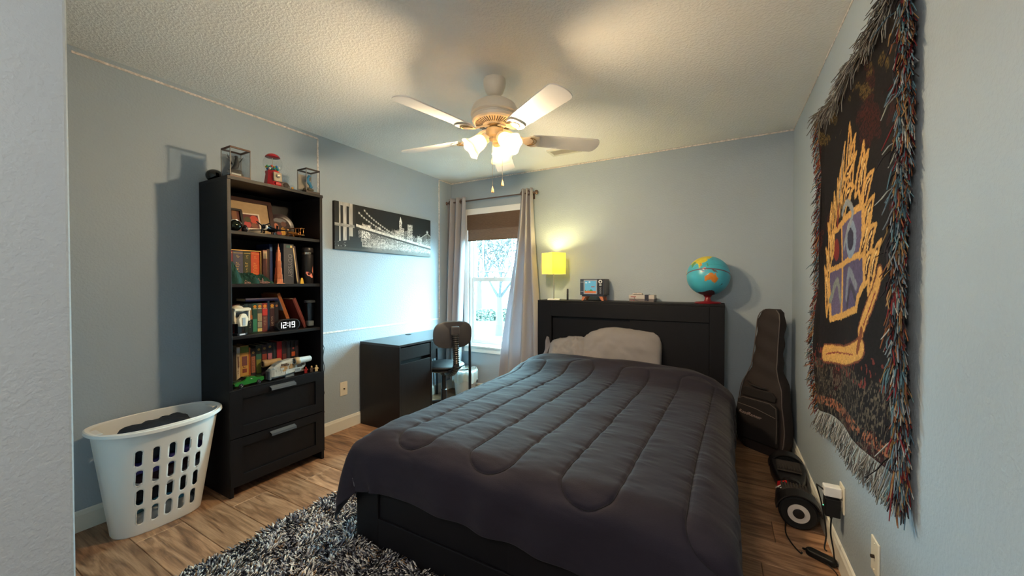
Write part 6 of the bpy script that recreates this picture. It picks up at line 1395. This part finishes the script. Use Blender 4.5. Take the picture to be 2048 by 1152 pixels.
cord('charging_cord', 'black cord curving over the floor from the hoverboard to the brick', [(.290, 2.40, .03), (.285, 2.34, .006), (.30, 2.26, .004), (.325, 2.20, .004), (.33, 2.20, .012)])
cord('floor_cord', 'thin black cord trailing from the brick towards the camera along the right baseboard', [(.415, 2.160, .012), (.44, 2.12, .004), (.435, 2.05, .004), (.40, 1.97, .004), (.36, 1.92, .004), (.38, 1.88, .004), (.43, 1.95, .004), (.437, 2.03, .004)], .0022)

# ================================================================== laundry basket
lb = thing('laundry_basket', 'white plastic laundry basket with slotted sides beside the bookcase', 'laundry basket', (-2.635, .842, 0))
M_lb = mat('white_basket_plastic', S(226, 226, 224), .32, spec=.5)
HBK = .555
def ell(a, z):
    t = z / HBK; hx = .105 + (.176 - .105) * t; hy = .180 + (.252 - .180) * t; e = 2.7 - .3 * t; cxo = -.030 * (1 - t) - .0
    c_ = np.sign(np.cos(a)) * np.abs(np.cos(a)) ** (2 / e); s2 = np.sign(np.sin(a)) * np.abs(np.sin(a)) ** (2 / e)
    return cxo + hx * c_, hy * s2
na, nz = 300, 96
aa = np.linspace(0, 2 * math.pi, na, endpoint=False)
# even spacing along the outline
xs_, ys_ = ell(aa, .3); 
fine = np.linspace(0, 2 * math.pi, 6001); fxx, fyy = ell(fine, .3); L = np.concatenate([[0], np.cumsum(np.hypot(np.diff(fxx), np.diff(fyy)))]); aa = np.interp(np.linspace(0, L[-1], na, endpoint=False), L, fine)
ZZ = np.linspace(0, HBK, nz); A2, Z2 = np.meshgrid(aa, ZZ)
X2, Y2 = ell(A2, Z2); Yp = Y2.copy()
slots = []
for r_ in range(4):
    for c_ in range(5): slots.append((-.112 + c_ * .0575, .100 + r_ * .1035))
def sdf(yv, zv, front):
    d = np.full(yv.shape, 9.0)
    for sy_, sz_ in slots:
        sy2 = sy_ * (.88 + .24 * sz_ / HBK * 1.2); d = np.minimum(d, np.hypot(yv - sy2, np.maximum(np.abs(zv - sz_) - .0275, 0)) - .0135)
    return np.where(front, d, 9.0)
fr_m = (np.cos(A2) > .25) | (np.cos(A2) < -.25)
Ys, Zs = Y2.copy(), Z2.copy(); d0 = sdf(Ys, Zs, fr_m); ep = 1e-4
near = np.abs(d0) < .0042
gy = (sdf(Ys + ep, Zs, fr_m) - d0) / ep; gz = (sdf(Ys, Zs + ep, fr_m) - d0) / ep
Yn = np.where(near, Ys - gy * d0, Ys); Zn = np.where(near, Zs - gz * d0, Zs)
V = np.stack([X2, Yn, Zn], -1).reshape(-1, 3); d1 = np.where(near, 0, d0)
FF = []
for j in range(nz - 1):
    for i in range(na):
        i2 = (i + 1) % na; dd = d1[j, i] + d1[j, i2] + d1[j + 1, i] + d1[j + 1, i2]
        if dd < -1e-4: continue
        FF.append((j * na + i, j * na + i2, (j + 1) * na + i2, (j + 1) * na + i))
bk_ = npmesh('basket_wall', V, np.array(FF), M_lb, lb); sm = bk_.modifiers.new('th', 'SOLIDIFY'); sm.thickness = .0028; sm.offset = 0
k = MB(); k.v = [(*(float(q) for q in ell(a, .003)), .003) for a in aa] + [(*(float(q) for q in ell(a, .006)), .006) for a in aa]; k.f = [tuple(range(na - 1, -1, -1)), tuple(range(na, 2 * na))]; k.m = [0, 0]; k.build('basket_floor', M_lb, lb)
k = MB(); vs = []; pr = [(-.002, HBK - .006), (.004, HBK - .004), (.014, HBK + .001), (.020, HBK - .002), (.021, HBK - .016), (.019, HBK - .016), (.017, HBK - .005), (.008, HBK - .004), (.002, HBK - .010)]
for a in aa:
    x, y = (float(q) for q in ell(a, HBK)); n2 = Vector((x / .176 ** 2, y / .252 ** 2, 0)).normalized()
    for o_, z in pr: vs.append((x + n2.x * o_, y + n2.y * o_, z + .006 * math.cos(2 * a) * -1))
m_ = len(pr); k.add(vs, [(i * m_ + j, i * m_ + (j + 1) % m_, ((i + 1) % na) * m_ + (j + 1) % m_, ((i + 1) % na) * m_ + j) for i in range(na) for j in range(m_)]); k.build('rim', M_lb, lb, smooth=45)
for s2 in (-1, 1):
    MB().prism([(-.05, 0), (.05, 0), (.036, .030), (-.036, .030)], .004, Matrix.Translation((0, s2 * .222, HBK - .006)) @ Matrix.Rotation(0 if s2 > 0 else math.pi, 4, 'Z')).build('handle_tab', M_lb, lb, bevel=.0015)
MB().bb(.06, .066, -.222, -.205, .50, .535).build('handle_clip', cm((176, 176, 176), .4), lb)
MB().bb(-.005, .015, -.2365, -.2355, .40, .45).build('label_sticker', cm((40, 44, 50), .5), lb, rot=(R(-7), 0, 0), loc=(0, .028, -.02))
GN = 'clothes in the laundry basket'
def garment(label, c_, z0, z1, seed, sx=.9, cx=0.0, cy=0.0, part=1.0, jeans=False):
    t = thing('garment', label, 'clothing', (-2.635 + cx, .842 + cy, z0), group=GN); n1, n2 = 44, 14
    m = mat('cloth_%d' % seed, S(*c_), .9, var=.3, vs=14, bump=.6, bs=90)
    k = MB(); vs = []
    for i in range(n2 + 1):
        th_ = math.pi * i / n2; zz = z0 + (z1 - z0) * (.5 - .5 * math.cos(th_)); prof_ = math.sin(th_) ** .35 if 0 < i < n2 else 0
        for j in range(n1):
            a = 2 * math.pi * j / n1; x, y = (float(q) for q in ell(np.float64(a), z0 + .02)); wv_ = 1 - .05 * (1 + math.sin(a * 5 + seed + zz * 60)) - .03 * (1 + math.sin(a * 11 + seed * 2))
            dz = (.012 * math.sin(a * 3 + seed) + .008 * math.sin(x * 60 + y * 45 + seed)) * prof_
            vs.append((((x + .0) * sx * wv_ * prof_) * part - cx * 0, y * sx * wv_ * prof_ * part, zz - z0 + dz))
    k.add(vs, [(i * n1 + j, i * n1 + (j + 1) % n1, (i + 1) * n1 + (j + 1) % n1, (i + 1) * n1 + j) for i in range(n2) for j in range(n1)]); k.build('cloth', m, t, smooth=180); return t
garment('pale grey crumpled garment at the bottom of the laundry basket', (170, 172, 172), .010, .115, 1)
garment('teal striped garment low in the laundry basket', (52, 110, 136), .105, .160, 2, .90)
garment('black shirt in the lower half of the laundry basket', (22, 22, 28), .150, .235, 3)
garment('white garment showing in the middle of the laundry basket', (200, 198, 202), .225, .275, 4, .93)
garment('dark maroon garment above the white one in the laundry basket', (44, 22, 30), .262, .325, 5)
garment('purple blue shirt in the upper laundry basket', (58, 52, 120), .315, .375, 6, .95)
garment('dark denim jeans on top of the laundry', (34, 42, 54), .365, .535, 7, .80, cx=.0)

# ================================================================== shag rug
RX0, RX1, RY0, RY1 = -2.015, .05, .20, 1.78
rug = thing('shag_rug', 'grey black and white shaggy rug under the foot of the bed', 'rug', ((RX0 + RX1) / 2, (RY0 + RY1) / 2, 0))
k = MB().bb(RX0 + .01, RX1, RY0, BY0 - .008, .0005, .006); k.bb(RX0 + .01, BX0 - .02, BY0 - .008, RY1, .0005, .006); k.v = [(x - rug.location.x, y - rug.location.y, z) for x, y, z in k.v]; k.build('rug_backing', cm((44, 42, 44), .9), rug)
rg = np.random.RandomState(11); sp_ = .0078
gx, gy = np.meshgrid(np.arange(RX0, -.45, sp_), np.arange(RY0 + .1, RY1, sp_)); gx = gx.ravel() + rg.uniform(-.5, .5, gx.size) * sp_; gy = gy.ravel() + rg.uniform(-.5, .5, gy.size) * sp_
keep = ~((gx > BX0 - .012) & (gy > BY0 - .006)) & ~((gx > -1.0) & (gy < .55)); gx, gy = gx[keep], gy[keep]; N = len(gx)
wh_ = rg.rand(N); pal = np.array([S(*c)[:3] for c in ((30, 30, 36), (56, 56, 66), (100, 100, 110), (148, 146, 150), (196, 192, 190), (222, 216, 208), (140, 112, 86), (80, 72, 66))]); pr_ = np.array([.19, .15, .14, .15, .16, .11, .06, .04])
cl = fbm(gx * 26, gy * 26, 2, 7); idx = rg.choice(8, N, p=pr_ / pr_.sum()); tc2 = pal[idx] * (.75 + .5 * rg.rand(N))[:, None] * (.7 + .7 * cl)[:, None]
ang = fbm(gx * 9, gy * 9, 2, 3) * 2 * math.pi * 3 + rg.randn(N) * .7; ln = .024 + .010 * rg.rand(N); le = .35 + .5 * rg.rand(N); rr_ = .0036 + .0016 * rg.rand(N)
dirx, diry = np.cos(ang), np.sin(ang); ns, sd = 3, 4; Vs = []; cen = []
# keep the tufts next to the bed out of its front
for q in range(ns + 1):
    t = q / ns; h = .005 + ln * (t - .30 * le * t * t); o = ln * le * 1.3 * t ** 1.6
    cx_ = gx + dirx * o; cy_ = gy + diry * o
    inb = (cx_ > BX0 - .006) & (cy_ > BY0 - .004); cy_ = np.where(inb & (gy < BY0), BY0 - .004, cy_); cx_ = np.where(inb & (gy >= BY0), BX0 - .006, cx_)
    r = rr_ * (1.0 if q < ns else .45)
    for j in range(sd):
        a = 2 * math.pi * j / sd; px_ = cx_ + r * (math.cos(a) * -diry); py_ = cy_ + r * (math.cos(a) * dirx); pz_ = h + r * math.sin(a) * (.3 + .7 * t) ; px_ = px_ + r * math.sin(a) * dirx * (1 - t); py_ = py_ + r * math.sin(a) * diry * (1 - t)
        Vs.append(np.stack([px_ - rug.location.x, py_ - rug.location.y, np.maximum(pz_, .002)], -1))
Vs = np.stack(Vs, 1); per = (ns + 1) * sd
base = np.array([(q * sd + j, q * sd + (j + 1) % sd, (q + 1) * sd + (j + 1) % sd, (q + 1) * sd + j) for q in range(ns) for j in range(sd)] + [(ns * sd, ns * sd + 1, ns * sd + 2, ns * sd + 3)])
F = (base[None] + (np.arange(N) * per)[:, None, None]).reshape(-1, 4)
ro = npmesh('rug_pile', Vs.reshape(-1, 3), F, vmat('rug_yarn', .9, 0, 100, .1), rug, np.repeat(tc2, per, 0)); ro['kind'] = 'stuff'

# ================================================================== outside the window
GZ = -.3
M_lawn = mat('dry_lawn', S(46, 42, 38), .95, var=.15, vs=1.2); M_road = mat('asphalt', S(34, 36, 40), .9, var=.1, vs=2)
struct(MB().bb(-60, 30, YB + .14, 80, GZ - .1, GZ).build('ground', M_lawn), 'pale dry lawn outside the window', 'ground')
k = MB().box((-17, 22, GZ + .005), (80, 11, .01), Euler((0, 0, R(29)))); struct(k.build('road', M_road), 'grey road beyond the hedge outside', 'road')
M_bark = mat('grey_bark', S(40, 38, 40), .9, var=.2, vs=20, stretch=(1, 1, .2), bump=.5, bs=30)
M_leaf = mat('pale_blossom_leaves', S(50, 47, 44), .8, var=.25, vs=3); M_hedge = mat('hedge_leaves', S(40, 46, 36), .8, var=.3, vs=6)
def tree(label, loc, h0, hc, spread, seed, leafn, leafs, r0=.09):
    t = thing('yard_tree', label, 'tree', loc, group='trees outside the window'); rng = random.Random(seed); br_ = MB(); tips = []
    def grow(p, d, r, ln, lev):
        pts = [p]; q = p; dd = d
        for s2 in range(4):
            dd = (dd + Vector((rng.uniform(-1, 1), rng.uniform(-1, 1), rng.uniform(-.3, .6))) * .16).normalized(); q = q + dd * ln / 4; pts.append(q)
        br_.tube(pts, [r * (1 - .12 * i) for i in range(5)], 6 if lev < 2 else 4, caps=False)
        if lev >= 4: tips.append(q); return
        for c in range(3 if lev < 3 else 3):
            nd = (dd + Vector((rng.uniform(-1, 1), rng.uniform(-1, 1), rng.uniform(-.25, .7))) * .85).normalized(); grow(pts[rng.choice((2, 3, 4))] if c else q, nd, r * .58, ln * .74, lev + 1); 
            tips.append(q)
    tk = MB().tube([(0, 0, 0), (.02, 0, h0 * .5), (0, .02, h0)], [r0 * 1.35, r0, r0 * .85], 12); tk.build('trunk', M_bark, t, smooth=60)
    for k in range(4):
        a = k * math.pi / 2 + rng.random(); grow(Vector((0, .02, h0 - .05)), Vector((math.cos(a) * spread, math.sin(a) * spread, 1)).normalized(), r0 * .55, hc * .36, 1)
    bo = br_.build('branches', M_bark, t, smooth=60, weld=False)
    VV = []; FF = []
    for i in range(leafn):
        p = tips[rng.randrange(len(tips))] + Vector((rng.gauss(0, .16), rng.gauss(0, .16), rng.gauss(0, .14))); a = Vector((rng.gauss(0, 1), rng.gauss(0, 1), rng.gauss(0, 1))).normalized(); b = a.orthogonal().normalized(); s2 = leafs * rng.uniform(.6, 1.3); n_ = len(VV)
        VV += [p + a * s2, p + b * s2 * .5, p - a * s2, p - b * s2 * .5]; FF.append((n_, n_ + 1, n_ + 2, n_ + 3))
    lo2 = npmesh('foliage', np.array([tuple(x) for x in VV]), np.array(FF), M_leaf, t, smooth=False); lo2['kind'] = 'stuff'; return t
tree('young blossoming tree with a slim trunk on the lawn outside the window', (-5.82, 9.63, GZ), 1.15, 2.6, .8, 3, 1900, .05, .095)
tree('bare spreading tree with fine branches behind the young tree outside', (-11.2, 16.5, GZ), 1.6, 6.0, .9, 8, 3500, .09, .16)
tree('leafy tree at the left beyond the road outside the window', (-19.5, 23.0, GZ), 2.0, 6.5, .9, 15, 3500, .12, .2)
for i, (hx_, hy_, rr) in enumerate(((-9.6, 13.0, .55), (-8.75, 13.35, .5), (-7.9, 13.75, .55), (-7.1, 14.2, .5), (-10.5, 12.5, .55))):
    t = thing('hedge_shrub', ['clipped green shrub at the middle left of the hedge outside', 'clipped green shrub in the centre of the hedge outside', 'clipped green shrub behind the young tree trunk outside', 'clipped green shrub at the right end of the hedge outside', 'clipped green shrub at the left end of the hedge outside'][i], 'shrub', (hx_, hy_, GZ), group='low hedge shrubs outside'); rng = random.Random(i + 40); VV = []; FF = []
    MB().tube([(0, 0, 0), (0, 0, .25)], .03, 6).build('stem', M_bark, t)
    for q in range(700):
        a = rng.random() * 6.283; z = rng.random(); r = rr * math.sqrt(max(0, 1 - (z - .3) ** 2 * 1.4)) * (.8 + .2 * rng.random()); p = Vector((r * math.cos(a), r * math.sin(a), .02 + .42 * z)); a3 = Vector((rng.gauss(0, 1), rng.gauss(0, 1), rng.gauss(0, 1))).normalized(); b3 = a3.orthogonal().normalized(); n_ = len(VV); s2 = .06
        VV += [p + a3 * s2, p + b3 * s2 * .6, p - a3 * s2, p - b3 * s2 * .6]; FF.append((n_, n_ + 1, n_ + 2, n_ + 3))
    lo2 = npmesh('foliage', np.array([tuple(x) for x in VV]), np.array(FF), M_hedge, t, smooth=False); lo2['kind'] = 'stuff'
